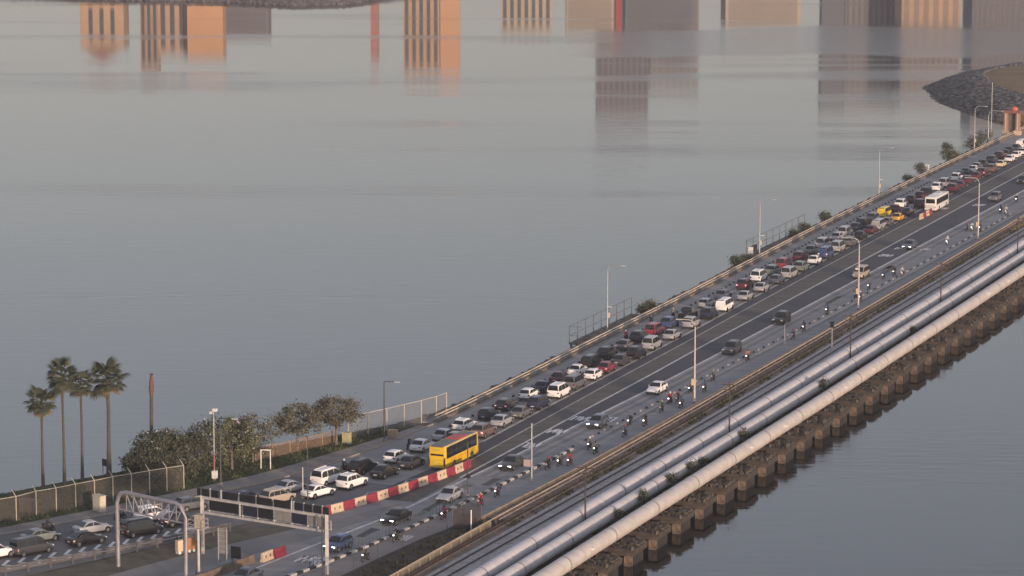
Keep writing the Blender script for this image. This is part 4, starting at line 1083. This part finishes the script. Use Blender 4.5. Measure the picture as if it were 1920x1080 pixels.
# camera pole in front of the gantry's left end
cp_ = thing('camera_pole', 'steel post carrying a caged cream cabinet in front of the gantry end', 'pole', W(-156, -7.4), ROT)
MB().tube([(0, 0, 0), (0, 0, 5.9)], .17, 10).build('post', GST, cp_, smooth=60); MB().tube([(0, .35, 0), (0, .35, 5.9)], .07, 8).build('conduit', DSTEEL, cp_)
MB().box((0, 0, 5.9), (1.5, 1.9, .08)).build('platform', GST, cp_); MB().box((0, -.2, 6.7), (.8, .9, 1.5)).build('cabinet', mat('cabinet_cream', (.34, .30, .24), .7, var=.15, scale=2), cp_)
q = MB()
for z in (6.4, 6.9):
    for a, e in (((-.7, -.9), (.7, -.9)), ((.7, -.9), (.7, .9)), ((.7, .9), (-.7, .9)), ((-.7, .9), (-.7, -.9))): q.bar((*a, z), (*e, z), .05)
for x in (-.7, .7):
    for y in (-.9, 0, .9): q.bar((x, y, 5.9), (x, y, 6.9), .05)
q.build('cage_rail', GST, cp_)
# back of a road sign on two posts and a small black board
bs = thing('road_sign', 'tall grey road sign seen from behind on two thin posts', 'sign', W(-150.4, -7.2), ROT - .1)
for y in (-.55, .55): MB().tube([(0, y, 0), (0, y, 4.6)], .06, 8).build('post', STEEL, bs)
MB().box((.08, 0, 3.1), (.06, 1.3, 3.0)).build('panel', GRY, bs)
for i in range(5): MB().bar((.02, -.62, 1.9 + i * .6), (.02, .62, 1.9 + i * .6), .05).build('stiffener', STEEL, bs)
bb = thing('notice_board', 'small black board on legs beside the tall grey sign back', 'sign', W(-148.2, -6.6), ROT - .1)
MB().box((0, 0, 1.3), (.1, 1.3, 1.4)).build('panel', BLK, bb)
for y in (-.5, .5): MB().tube([(.0, y, 0), (0, y, .7)], .05, 6).build('leg', DSTEEL, bb)
# cabinets, goal-like frame, benches
def cabinet(name, label, u, v, s, m, rz=0.0, plinth=.25):
    o = thing(name, label, 'cabinet', W(u, v, .08), ROT - rz); MB().box((0, 0, plinth / 2), (s[0] * 1.08, s[1] * 1.08, plinth)).build('plinth', CONC, o)
    MB().box((0, 0, plinth + s[2] / 2), s).build('housing', m, o)
    for k in (-1, 1): MB().box((-s[0] / 2 - .012, k * s[1] * .24, plinth + s[2] * .5), (.025, s[1] * .44, s[2] * .88)).build('door', m, o)
    MB().box((0, 0, plinth + s[2] + .03), (s[0] * 1.1, s[1] * 1.1, .06)).build('lid', m, o); return o
CAB = mat('cabinet_paint', (.56, .51, .40), .6, var=.1)
cabinet('electric_cabinet', 'tall cream electric cabinet on the footpath in front of the wire fence', -131.6, -33.4, (.9, 1.5, 1.9), CAB, tang(LC, -131))
cabinet('electric_cabinet', 'small yellow-green cabinet at the edge of the lawn below the trees', -83.4, -21.9, (.7, 1.1, 1.3), mat('cabinet_yellow', (.45, .43, .24), .6, var=.1))
cabinet('electric_cabinet', 'brown box at the foot of the dark lamp post by the mesh fence', -78.3, -17.3, (.9, 1.2, 1.0), mat('cabinet_brown', (.36, .27, .18), .7, var=.15))
cabinet('electric_cabinet', 'grey-brown boxes behind the wire fence near its first posts', -134.5, -41.6, (.9, 2.2, 1.3), mat('cabinet_grey', (.26, .23, .19), .7, var=.15))
go = thing('white_frame', 'white portal frame of two posts and a bar on the lawn', 'frame', W(-101.9, -25.1), ROT + .3)
for y in (-.62, .62): MB().box((0, y, 1.3), (.12, .12, 2.6)).build('post', WHITEP, go)
MB().box((0, 0, 2.66), (.12, 1.4, .12)).build('crossbar', WHITEP, go)
sg = thing('park_sign', 'dark notice board on two legs at the water edge behind the palms', 'sign', W(-112.5, -43.0, .1), ROT - .5)
MB().box((0, 0, 1.6), (.1, 1.2, .9)).build('panel', DARK, sg)
for y in (-.5, .5): MB().tube([(0, y, 0), (0, y, 1.3)], .05, 6).build('leg', DSTEEL, sg)

# ---- wire fences
def wire(name, c, a): return mat(name, c, .8, var=.15, scale=2, alpha=a)
def fence(name, label, pts, h, m_mesh, m_post, outrigger=True, thick=.07):
    root = thing(name, label, 'fence', (0, 0, 0))
    for i, (u, v) in enumerate(pts):
        x, y, z = W(u, v, 0); q = MB().tube([(x, y, 0), (x, y, h)], thick, 6)
        if outrigger:
            p2 = W(u, v - .55, h + .75); q.tube([(x, y, h), p2], [thick, thick * .5], 6)
        q.build('post', m_post, root)
        if i:
            x0, y0, _ = W(*pts[i - 1], 0)
            MB().add([(x0, y0, .1), (x, y, .1), (x, y, h), (x0, y0, h)], [(0, 1, 2, 3)]).build('mesh_panel', m_mesh, root)
            MB().tube([(x0, y0, h), (x, y, h)], thick * .7, 6).build('top_rail', m_post, root)
    return root
FP = mat('cream_fence_post', (.40, .38, .31), .7, var=.1)
fps = [(-139.1, -40.7), (-135.7, -39.88), (-133.2, -38.5), (-130.4, -37.35), (-127.8, -36.13), (-125.1, -35.02), (-122.7, -33.69), (-120.3, -32.42), (-118.1, -31.12), (-116.0, -29.81)]
fps = [(-152.5, -47.6), (-149, -46.0), (-145.7, -44.2), (-142.4, -42.5)] + fps
fence('wire_fence', 'tall wire fence with bent-topped cream posts along the park edge', fps, 3.1, wire('brown_chain_link', (.060, .056, .046), .66), FP)
fence('mesh_fence', 'pale mesh fence between the lawn and the sea railing', [(-80.5, -23.0), (-77, -21.6), (-73.5, -20.3), (-70, -19.2), (-66.5, -18.1), (-63, -17.3), (-60, -17.0)], 3.2, wire('grey_mesh', (.20, .19, .185), .32), mat('pale_post', (.46, .42, .36), .7), False, .08)
fence('mesh_fence', 'rusty low mesh fence behind the two round park trees', [(-98, -28.5), (-95, -27.4), (-92, -26.3), (-89, -25.3), (-86, -24.3), (-83, -23.6)], 1.8, wire('rusty_mesh', (.23, .16, .12), .5), mat('rusty_post', (.32, .22, .15), .8), False, .07)
fence('mesh_screen', 'dark brown mesh screen beside the bike lane before the mesh enclosure', [(u, float(np.interp(u, (-176, -150, -140, -124), (4.6, 8.0, 8.6, 10.2)))) for u in (-172, -166, -160, -154, -148, -142, -136, -130, -125)], 2.3, wire('dark_brown_mesh', (.060, .046, .040), .24), DSTEEL, False, .05)
fence('board_fence', 'weathered board fence below the handrail at the near end of the railway', [(u, RH(u) + .12) for u in frange(-170, -122, 3.0)], .95, mat('khaki_boards', (.20, .175, .12), .9, color2=(.10, .085, .065), scale=1.2, stretch=(1.5, 1, .1)), mat('khaki_post', (.26, .23, .16), .9), False, .09)
en = thing('mesh_enclosure', 'dark mesh enclosure with a pale corner post at the parapet end', 'enclosure', W(-122.5, 11.6), ROT)
for x in (-1.6, 1.6):
    for y in (-1.2, 1.2): MB().tube([(x, y, 0), (x, y, 2.7)], .08, 6).build('corner_post', WHITEP if (x < 0 and y < 0) else DSTEEL, en)
DM = wire('enclosure_mesh', (.06, .05, .048), .5)
for a, e in (((-1.6, -1.2), (1.6, -1.2)), ((-1.6, 1.2), (1.6, 1.2)), ((-1.6, -1.2), (-1.6, 1.2)), ((1.6, -1.2), (1.6, 1.2))):
    MB().add([(*a, .1), (*e, .1), (*e, 2.6), (*a, 2.6)], [(0, 1, 2, 3)]).build('mesh_panel', DM, en); MB().bar((*a, 2.7), (*e, 2.7), .08).build('top_rail', DSTEEL, en)
MB().box((.2, .0, .75), (1.4, 1.2, 1.5)).build('equipment_box', mat('dark_box', (.09, .085, .09), .7, var=.2), en)

# ---- railed platforms outside the sea railing
PLT = mat('platform_steel', (.13, .13, .135), .6, .2, var=.2)
def platform(label, u0, u1, v, n, screen):
    root = thing('sea_platform', label, 'platform', (0, 0, 0)); DK = mat('platform_rust', (.10, .075, .065), .8, .2, var=.3, scale=1)
    f = lambda u, d=0: v
    sweep('deck', f, u0, u1, rect(-1.6, .9, -.35, -.12), CONCD, root)
    for i in range(n + 1):
        u = u0 + (u1 - u0) * i / n
        for vv in (v - 1.5,):
            x, y, _ = W(u, vv); MB().tube([(x, y, -.12), (x, y, 2.7)], .07, 6).build('post', PLT, root)
        x, y, _ = W(u, v - 1.2); MB().tube([(x, y, ZW - 1), (x, y, -.3)], .16, 6).build('pile', DK, root)
    for z in (1.1, 2.6): MB().tube([W(u0, v - 1.5, z), W(u1, v - 1.5, z)], .045, 6).build('rail_bar', PLT, root)
    for z in (1.1, 2.6): MB().tube([W(u0, v - 1.5, z), W(u0, v + .6, z)], .045, 6).build('rail_bar', PLT, root)
    if screen:
        MB().box(W(u0 + 1.8, v - .6, 1.0), (3.4, .3, 1.1), 0, ROT).build('dark_screen', mat('navy_screen', (.018, .022, .032), .6), root); MB().box(W(u0 - .1, v - .6, .4), (.3, .9, 2.2), 0, ROT).build('end_panel', WHITEP, root)
platform('small railed platform outside the sea railing by the first curved lamp', 1.0, 31, -19.6, 8, False)
platform('long railed platform with a dark screen outside the sea railing', 101, 140, -21.2, 9, True)

# ---- headland, tower and bridge stub at the far right
LG = mat('dry_headland_grass', (.24, .155, .070), .95, color2=(.15, .105, .052), scale=.08, bump=.2, bscale=1)
hl_ = [(372, -33), (378, -41), (398, -53.5), (417, -64), (440, -72), (454, -77), (468, -78), (482, -77), (505, -72), (527, -64), (560, -40), (600, 0), (640, 60), (600, 140), (470, 160), (400, 60), (372, 10)]
cen = (480, 0)
b = MB(); rings = []
for k, z in ((1.0, ZW - .6), (.93, -.6), (.84, .9), (.78, 1.4), (.5, 2.2)):
    rings.append([W(cen[0] + (u - cen[0]) * k, cen[1] + (v - cen[1]) * k, z) for u, v in hl_])
n = len(hl_); vs = [p for r in rings for p in r] + [W(*cen, 2.5)]; fs = []
for i in range(4):
    for k in range(n): fs.append((i * n + k, i * n + (k + 1) % n, (i + 1) * n + (k + 1) % n, (i + 1) * n + k))
for k in range(n): fs.append((4 * n + k, 4 * n + (k + 1) % n, 5 * n))
b.add(vs, fs).build('terrain', LG, kind='structure')
b = MB()
for i in range(9000):
    k = random.randrange(0, 11); a = random.random(); u = hl_[k][0] + (hl_[k + 1][0] - hl_[k][0]) * a; v = hl_[k][1] + (hl_[k + 1][1] - hl_[k][1]) * a
    q = random.random(); s = random.uniform(.35, 1.05); k_ = 1.01 - .215 * q; c = Vector(W(cen[0] + (u - cen[0]) * k_, cen[1] + (v - cen[1]) * k_, float(np.interp(k_, (.78, .84, .93, 1.0, 1.02), (1.3, .85, -.65, ZW - .3, ZW - .6)))))
    vs = []
    for dz, r in ((-.5, .8), (.1, 1.0), (.5, .55)):
        a0 = random.random() * 6
        for j in range(5): an = a0 + j * 1.2566; rr = r * s * random.uniform(.75, 1.15); vs.append((c.x + rr * math.cos(an), c.y + rr * math.sin(an), c.z + dz * s))
    b.add(vs, [(0, 4, 3, 2, 1), (10, 11, 12, 13, 14)] + [(l + j, l + (j + 1) % 5, l + 5 + (j + 1) % 5, l + 5 + j) for l in (0, 5) for j in range(5)])
o = b.build('headland_boulders', mat('boulder_stone', (.16, .155, .15), .95, island=.35, color2=(.085, .083, .082), scale=.7), kind='stuff'); o['label'] = 'grey boulders armouring the edge of the grassy headland'; o['category'] = 'boulders'
BR = mat('pink_brick', (.40, .24, .17), .9, color2=(.30, .17, .125), scale=1.5); BRL = mat('pale_stone_trim', (.55, .42, .30), .9, var=.1)
def brick_gate(label, u, v, H):
    g = thing('gate_tower', label, 'tower', W(u, v), ROT)
    for y in (-1.5, 1.5):
        MB().box((0, y, H * .42), (1.4, 1.0, H * .84), taper=.9).build('pillar', BR, g); MB().box((-.72, y * 1.0, H * .42), (.08, .3, H * .8)).build('stone_band', BRL, g)
        MB().box((0, y, .5), (1.8, 1.5, 1.0)).build('plinth', BRL, g)
    MB().box((0, 0, H * .87), (1.8, 4.4, .6)).build('lintel', mat('dark_red_brick', (.22, .09, .075), .9, var=.15), g)
    MB().box((.5, 0, H * .42), (.2, 2.0, H * .8)).build('infill_wall', mat('grey_infill', (.12, .11, .11), .9, var=.1), g)
    MB().tube([(0, -.5, H * .91), (0, -.5, H * .95), (0, -.5, H), (0, -.5, H * 1.05), (0, -.5, H * 1.08)], [.75, .95, .95, .6, .15], 12).build('dome', mat('red_dome', (.48, .13, .08), .7, var=.1), g, smooth=60)
    return g
brick_gate('pink brick gate tower with a red dome at the railing end', 318, -20.6, 6.6)
wl = thing('boundary_wall', 'pale pink wall beyond the gate tower', 'wall', W(330, -18), ROT); MB().box((4, -4, 1.6), (12, .4, 3.2)).build('wall_panel', mat('pink_wall', (.46, .32, .23), .9, var=.1), wl); MB().box((4, -4, 3.3), (12.4, .6, .25)).build('coping', BRL, wl)
lamp('street_lamp', 'grey lamp post with a wide bend beside the gate tower', 300, -22.5, 6.4, 3.0, True, STEEL, r=.13)
pole('light_mast', 'tall thin grey mast in front of the rocky headland', 312, -24.5, 13.5, STEEL, .12, 'mast')

# ---- the opposite shore and its buildings (their reflections lie on the water)
SH = [(-420, 1360), (-211, 1336), (-160, 1312), (-118, 1304), (-88, 1284), (-68, 1290), (-44, 1340), (-28, 1400), (60, 1420), (160, 1440), (330, 1420), (500, 1380)]
b = MB(); vs = []
for x, y in SH: vs += [(x, y - 3, ZW - .5), (x, y + 5, -.9), (x, y + 60, -.2), (x, 2600, 6)]
fs = []
for i in range(len(SH) - 1):
    for k in range(3): fs.append((i * 4 + k, i * 4 + 4 + k, i * 4 + 5 + k, i * 4 + 1 + k))
b.add(vs, fs).build('far_shore', mat('shore_earth', (.16, .13, .11), .95, color2=(.09, .08, .07), scale=.06), kind='structure')
b = MB()
for i in range(3000):
    k = random.randrange(0, 7); a = random.random(); x = SH[k][0] + (SH[k + 1][0] - SH[k][0]) * a; y = SH[k][1] + (SH[k + 1][1] - SH[k][1]) * a; q = random.random(); s = random.uniform(.4, 1.2)
    b.box((x, y - 3 + 9 * q, ZW + 1.9 * q), (s * 2, s * 1.4, s), 0, random.random() * 3, .7)
o = b.build('shore_rocks', mat('shore_rock', (.10, .092, .092), .95, island=.4), kind='stuff'); o['label'] = 'dark rocks lining the opposite shore'; o['category'] = 'rocks'
def building(label, x0, x1, yb, D, colour, style, name='apartment_building', wcol=(.09, .09, .10)):
    h = (yb + 430) / 6000.0 * 1.012 * D - 92.7 + ZW; cxm = ((x0 + x1) / 2 - 960) / 6000.0 * D * 1.0; wd = (x1 - x0) / 6000.0 * D; dp = min(40, max(10, wd))
    h = max(6, h)
    g = thing(name, label, 'building', (cxm, D + dp / 2, 0)); WM = mat('facade_%d' % len(MATS), colour, .85, var=.08, scale=.05); GM = mat('facade_glass_%02d' % int(wcol[2] * 100), wcol, .4)
    MB().box((0, 0, h / 2), (wd, dp, h)).build('wall', WM, g)
    MB().box((0, 0, h + .5), (wd * 1.02, dp * 1.02, 1.0)).build('roof', CONC, g)
    if style == 'stripe':
        n = max(3, int(wd / 3.2))
        for i in range(n): MB().box((-wd / 2 + (i + .5) * wd / n, -dp / 2 - .05, h * .48), (wd / n * .48, .25, h * .86)).build('window_strip', GM, g)
    elif style == 'floor':
        n = max(3, int(h / 3.6))
        for i in range(n): MB().box((0, -dp / 2 - .05, (i + .5) * h / n), (wd * .92, .25, h / n * .42)).build('window_strip', GM, g)
    elif style == 'grid':
        nx = max(3, min(10, int(wd / 4))); nz = max(3, min(14, int(h / 4)))
        q = MB()
        for i in range(nx):
            for k in range(nz): q.box((-wd / 2 + (i + .5) * wd / nx, -dp / 2 - .05, (k + .5) * h / nz), (wd / nx * .55, .25, h / nz * .5))
        q.build('windows', GM, g, kind='stuff')
    elif style == 'gable':
        MB().add([(-wd / 2, -dp / 2, h), (wd / 2, -dp / 2, h), (0, -dp / 2, h + wd * .35), (-wd / 2, dp / 2, h), (wd / 2, dp / 2, h), (0, dp / 2, h + wd * .35)], [(0, 1, 2), (3, 5, 4), (0, 2, 5, 3), (1, 4, 5, 2)]).build('gable_roof', mat('red_tiles', (.28, .12, .08), .9), g)
        for i in range(3): MB().box((-wd * .25 + i * wd * .25, -dp / 2 - .05, h * .5), (wd * .09, .25, h * .7)).build('window_strip', GM, g)
    return g
WARM = (.52, .36, .24); CRM = (.50, .42, .32); BLU = (.16, .18, .22); GRYB = (.24, .23, .23)
building('warm gabled block on the opposite shore', 150, 232, 76, 1345, WARM, 'gable')
building('narrow dark-edged stair tower on the opposite shore', 263, 296, 122, 1350, (.40, .29, .21), 'stripe')
building('vertically striped slab on the opposite shore', 297, 350, 88, 1352, WARM, 'stripe')
building('plain orange hall on the opposite shore', 351, 418, 96, 1348, (.62, .36, .20), 'none')
building('low grey block on the opposite shore', 422, 503, 58, 1400, (.22, .21, .22), 'floor')
building('slender red tower on the opposite shore', 695, 709, 100, 1430, (.45, .20, .17), 'none', 'tower')
building('striped warm office block on the opposite shore', 756, 824, 131, 1430, WARM, 'stripe')
building('solid orange end block on the opposite shore', 826, 862, 137, 1432, (.62, .37, .22), 'none')
building('closely striped cream block on the opposite shore', 940, 1034, 47, 1470, CRM, 'stripe')
building('cream gridded block on the opposite shore', 1062, 1150, 50, 1475, CRM, 'floor')
building('narrow red block on the opposite shore', 1154, 1166, 50, 1476, (.40, .08, .08), 'none')
building('blue-grey block on the opposite shore', 1172, 1300, 42, 1500, BLU, 'floor')
building('tall blue-grey double tower behind the opposite shore', 1120, 1216, 214, 1950, (.20, .19, .20), 'stripe', 'tower_block', (.06, .07, .09))
building('lower grey tower behind the opposite shore', 1220, 1310, 152, 1960, (.27, .24, .23), 'grid', 'tower_block')
building('long cream terrace on the opposite shore', 1360, 1500, 38, 1500, CRM, 'floor')
building('slim grey slab on the opposite shore', 1540, 1582, 192, 1800, BLU, 'floor', 'tower_block')
building('wide grey tower behind the opposite shore', 1584, 1680, 188, 1850, GRYB, 'stripe', 'tower_block')
building('tall brown-grey block behind the opposite shore', 1690, 1800, 178, 1820, (.25, .215, .20), 'stripe', 'tower_block')
building('dark ribbed block behind the opposite shore', 1822, 1990, 240, 1900, (.17, .17, .19), 'stripe', 'tower_block')
building('cream terrace with many windows on the opposite shore', 1690, 1800, 38, 1500, WARM, 'grid')

# ================================================================ TREES
BARK = mat('grey_bark', (.16, .13, .105), .95, var=.25, scale=3)
def leaves(n_cl, per, rx, ry, rz, cz, size, spread, flat=.0, shell=.55):
    V = []; F = []
    for i in range(n_cl):
        d = rng.normal(size=3); d /= np.linalg.norm(d); rr = shell + (1 - shell) * rng.random()
        c = np.array((d[0] * rx * rr, d[1] * ry * rr, cz + d[2] * rz * rr))
        sp = spread * rng.uniform(.6, 1.3)
        p = c + rng.normal(size=(per, 3)) * np.array((sp, sp, sp * .7))
        for q in p:
            a = rng.normal(size=3); a /= np.linalg.norm(a); b_ = np.cross(a, rng.normal(size=3)); b_ /= np.linalg.norm(b_); s = size * rng.uniform(.6, 1.3)
            k = len(V); V += [q - a * s, q + b_ * s * .55, q + a * s, q - b_ * s * .55]; F.append((k, k + 1, k + 2, k + 3))
    return MB().add([tuple(map(float, q)) for q in V], F)
def tree(name, label, u, v, h, r, colour, ncl=60, per=45, trunk=.2, cz=None, rz_=None, size=.16, cat='tree', group=None, flowers=0, z0=.1, spread=.42, limbs=6):
    root = thing(name, label, cat, W(u, v, z0), random.random() * 6, group); rzz = rz_ or h * .45; czz = cz or h - rzz
    lm = mat('leaf_%d_%d_%d' % tuple(int(c * 1000) for c in colour), colour, .8, island=.5)
    lm.node_tree.nodes['Principled BSDF'].inputs['Subsurface Weight'].default_value = 0.0
    tb = MB(); tb.tube([(0, 0, -.2), (.05, 0, czz * .45), (.0, .08, czz * .8)], [trunk, trunk * .75, trunk * .55], 8)
    for i in range(limbs):
        a = i * 6.283 / limbs + random.random() * .6; q = random.uniform(.5, .85)
        tb.tube([(0, .05, czz * .55), (math.cos(a) * r * .35, math.sin(a) * r * .35, czz * .8), (math.cos(a) * r * q, math.sin(a) * r * q, czz + rzz * random.uniform(-.1, .6))], [trunk * .5, trunk * .3, trunk * .08], 5)
    tb.build('trunk', BARK, root, smooth=70)
    cr = leaves(ncl, per, r, r, rzz, czz, size, spread).build('crown', lm, root)
    if flowers:
        leaves(flowers, 4, r * 1.0, r * 1.0, rzz, czz, .13, .14, shell=.9).build('blossom', mat('white_blossom', (.55, .53, .48), .7), cr)
    return root
G1, G2, G3, G4 = (.058, .068, .042), (.080, .086, .056), (.100, .098, .068), (.108, .118, .062)
tree('park_tree', 'low rounded dark green bush tree behind the wire fence, beside the palms', -112.2, -37.6, 3.9, 2.7, G1, 90, 60, flowers=8, group=None)
tree('park_tree', 'dark green bush tree carrying pale blossom below the bare trunk', -108.3, -37.4, 5.6, 3.5, G1, 110, 60, flowers=26)
tree('park_tree', 'olive bush tree between the blossoming tree and the pale mast', -106.3, -34.4, 6.0, 3.3, G2, 90, 60)
tree('park_tree', 'thin grey-branched tree behind the pale mast', -103.2, -32.6, 6.6, 3.3, G2, 60, 45, flowers=18)
tree('park_tree', 'yellow-green leafy tree beside the dark lamp post', -103.5, -29.2, 6.8, 3.4, G4, 80, 50, flowers=16)
tree('park_tree', 'brownish leafy tree at the end of the bush row', -98.6, -28.6, 6.6, 3.6, G3, 90, 50, flowers=8)
tree('park_tree', 'low shrub at the foot of the bush row by the last fence post', -111.2, -33.2, 3.4, 3.0, G2, 60, 50, trunk=.15)
tree('park_tree', 'low shrub behind the fence corner', -113.6, -35.4, 2.4, 2.2, G1, 50, 50, trunk=.15)
tree('round_tree', 'brown-green round tree with bare lower limbs on the lawn, left of a pair', -90.2, -26.0, 6.3, 3.4, G3, 90, 48, cz=4.3, rz_=2.0)
tree('round_tree', 'brown-green spreading tree on the lawn next to the mesh fence', -84.8, -22.8, 6.6, 3.8, (.100, .092, .064), 100, 48, cz=4.6, rz_=2.0)
for i, (u, v, h, r, l) in enumerate(((88.1, -20.6, 2.3, 1.5, 'dark shrub on the sea wall before the long railed platform'), (93, -20.0, 1.8, 1.3, 'small dark shrub next to the white panel of the long platform'), (128, -21.2, 1.6, 1.5, 'brown shrub half hidden below the long platform rail'), (136, -21.6, 1.8, 1.4, 'brown shrub at the far end of the long platform'), (150.5, -21.4, 2.6, 1.5, 'dark round shrub on the sea wall past the long platform'), (221, -22.2, 1.6, 1.4, 'low dark shrub on the sea wall before the white box'), (233.5, -22.4, 3.2, 2.0, 'dark bushy shrub beside a small white box on the sea wall'), (36.5, -19.6, 2.0, 1.2, 'thin dark shrub just past the small railed platform'), (33, -19.8, 1.3, 1.0, 'tiny dark shrub at the small railed platform end'), (285, -23, 3.2, 3.0, 'dark shrub mass before the gate tower'), (293, -23.6, 3.0, 3.0, 'grey-green shrub before the gate tower'), (303, -24.2, 3.6, 3.0, 'dark shrub at the foot of the gate tower'))):
    tree('sea_wall_shrub', l, u, v, h * .8, r * .75, (G1, G2, G1, G3)[i % 4], 30, 40, trunk=.1, size=.14, cat='shrub', z0=-.2)
tree('conical_tree', 'small conical dark tree standing on the sea wall', 257, -22.2, 5.0, 1.3, G1, 45, 40, trunk=.14, rz_=2.3, cz=2.4)
tree('sea_wall_shrub', 'low green shrub at the foot of the conical tree', 262, -22.4, 2.2, 2.2, G4, 34, 40, trunk=.1, cat='shrub', z0=-.2)
cabinet('electric_cabinet', 'small white box on the sea wall beside the dark bushy shrub', 235.5, -21.6, (.8, .8, 1.4), WHITEP)
for i, (u, f, l) in enumerate(((-103, P2, 'weed bush on the middle pipe nearest the telegraph pole'), (-92, P2, 'weed bush growing between the middle and outer pipes'), (-84, P2, 'leafy weed bush rooted beside the middle pipe'), (-79.5, P2, 'small leafy weed close to the largest pipe bush'), (-62, P2, 'round weed bush between the outer pipes further along'), (-24, P2, 'dark weed bush on the pipes near the signal post'), (-112, P2, 'low weed tuft along the middle pipe'), (28, P2, 'small weed tuft between the pipes past the signal post'))):
    tree('pipe_weed', l, u, f(u) + 1.35, 1.5 if i not in (3, 6, 7) else .9, .75 if i not in (3, 6, 7) else .5, G1 if i % 2 else G2, 16, 34, trunk=.05, size=.12, cat='weed', z0=.35, spread=.22, limbs=4)
# palms
LF = mat('palm_leaf', (.048, .058, .034), .75, island=.3); LDRY = mat('dry_palm_leaf', (.17, .125, .065), .85, island=.3); PT = mat('palm_trunk', (.10, .092, .075), .95, color2=(.055, .052, .044), scale=4, stretch=None)
def frond_geo():
    b = MB(); b.tube([(0, 0, 0), (.55, 0, .06), (1.0, 0, .02)], [.03, .022, .015], 4)
    n = 15
    for i in range(n):
        a = R(-88 + 176 * i / (n - 1)); L = 1.05 * (.70 + .30 * math.cos(a * .8)); c, s = math.cos(a), math.sin(a)
        mid = (1.0 + c * L * .6, s * L * .6, -.02 - .05 * abs(s)); tip = (1.0 + c * L, s * L, -.30 - .1 * abs(s)); wx, wy = -s * .085, c * .085
        b.add([(1.0, 0, .02), (mid[0] + wx, mid[1] + wy, mid[2]), tip, (mid[0] - wx, mid[1] - wy, mid[2])], [(0, 1, 2, 3)])
    return b
FG, FD = frond_geo().mesh('frond', LF), frond_geo().mesh('dry_frond', LDRY)
for i, (u, v, h, s, l) in enumerate(((-122.2, -46.6, 11.2, .95, 'shortest fan palm of the four, apart on the outer side'), (-120.1, -44.7, 14.2, 1.02, 'tall slim fan palm beside the shortest palm'), (-117.8, -43.4, 12.8, .86, 'small-crowned slim fan palm between the two tallest palms'), (-113.3, -42.0, 12.8, 1.18, 'thick-trunked fan palm with the largest crown next to the bushes'))):
    root = thing('fan_palm', l, 'palm tree', W(u, v, .1), random.random() * 6, 'fan palms at the water edge')
    tr = .17 if i < 3 else .26
    MB().tube([(0, 0, -.2), (.05, .0, h * .3), (.12, .05, h * .65), (.05, .05, h)], [tr * 1.5, tr, tr * .85, tr * .9], 10).build('trunk', PT, root, smooth=60)
    for k in range(36):
        q = k / 36.0; el = math.asin(max(-.97, min(.97, .98 - 1.88 * q + random.uniform(-.16, .16)))); az = k * 2.39996 + random.uniform(-.2, .2); dry = q > .84 or (k * 7) % 19 == 3
        o = obj('dry_frond' if dry else 'frond', FD if dry else FG, root, loc=(.05, .05, h + .12 - .45 * q)); o.rotation_euler = (random.uniform(-.25, .25), -el, az); sc = s * 1.22 * (1.0 if not dry else .8) * random.uniform(.78, 1.15); o.scale = (sc, sc, sc)
dp_ = thing('bare_palm_trunk', 'bare crownless palm trunk with reddish dead sheath above the bushes', 'palm tree', W(-104.0, -40.7, .1))
MB().tube([(0, 0, -.2), (.05, 0, 5), (.12, 0, 9.6)], [.30, .24, .22], 10).build('trunk', PT, dp_, smooth=60)
MB().tube([(.12, 0, 9.3), (.14, 0, 10.0), (.15, 0, 11.0), (.16, 0, 11.8)], [.30, .36, .26, .14], 9).build('dead_sheath', mat('dead_sheath', (.14, .082, .068), .95, var=.25, scale=3), dp_)
MB().box((.16, 0, 11.9), (.5, .3, .12)).build('stub', DARK, dp_)

# ================================================================ HAZE over the strait
hz = MB().box((0, 2800, 90), (8100, 6500, 190))
hz.v = [(x, y, (ZW - 6.0) if z < 50 else 165.0) for x, y, z in hz.v]
HM = bpy.data.materials.new('morning_haze'); HM.use_nodes = True; t = HM.node_tree; t.nodes.clear()
pv = t.nodes.new('ShaderNodeVolumePrincipled'); pv.inputs['Color'].default_value = (.92, .93, .95, 1); pv.inputs['Density'].default_value = .00013; pv.inputs['Anisotropy'].default_value = 0.2
om = t.nodes.new('ShaderNodeOutputMaterial'); t.links.new(pv.outputs[0], om.inputs['Volume'])
o = hz.build('haze', HM, kind='stuff'); o['label'] = 'thin pale morning haze over the strait and causeway'; o['category'] = 'haze'
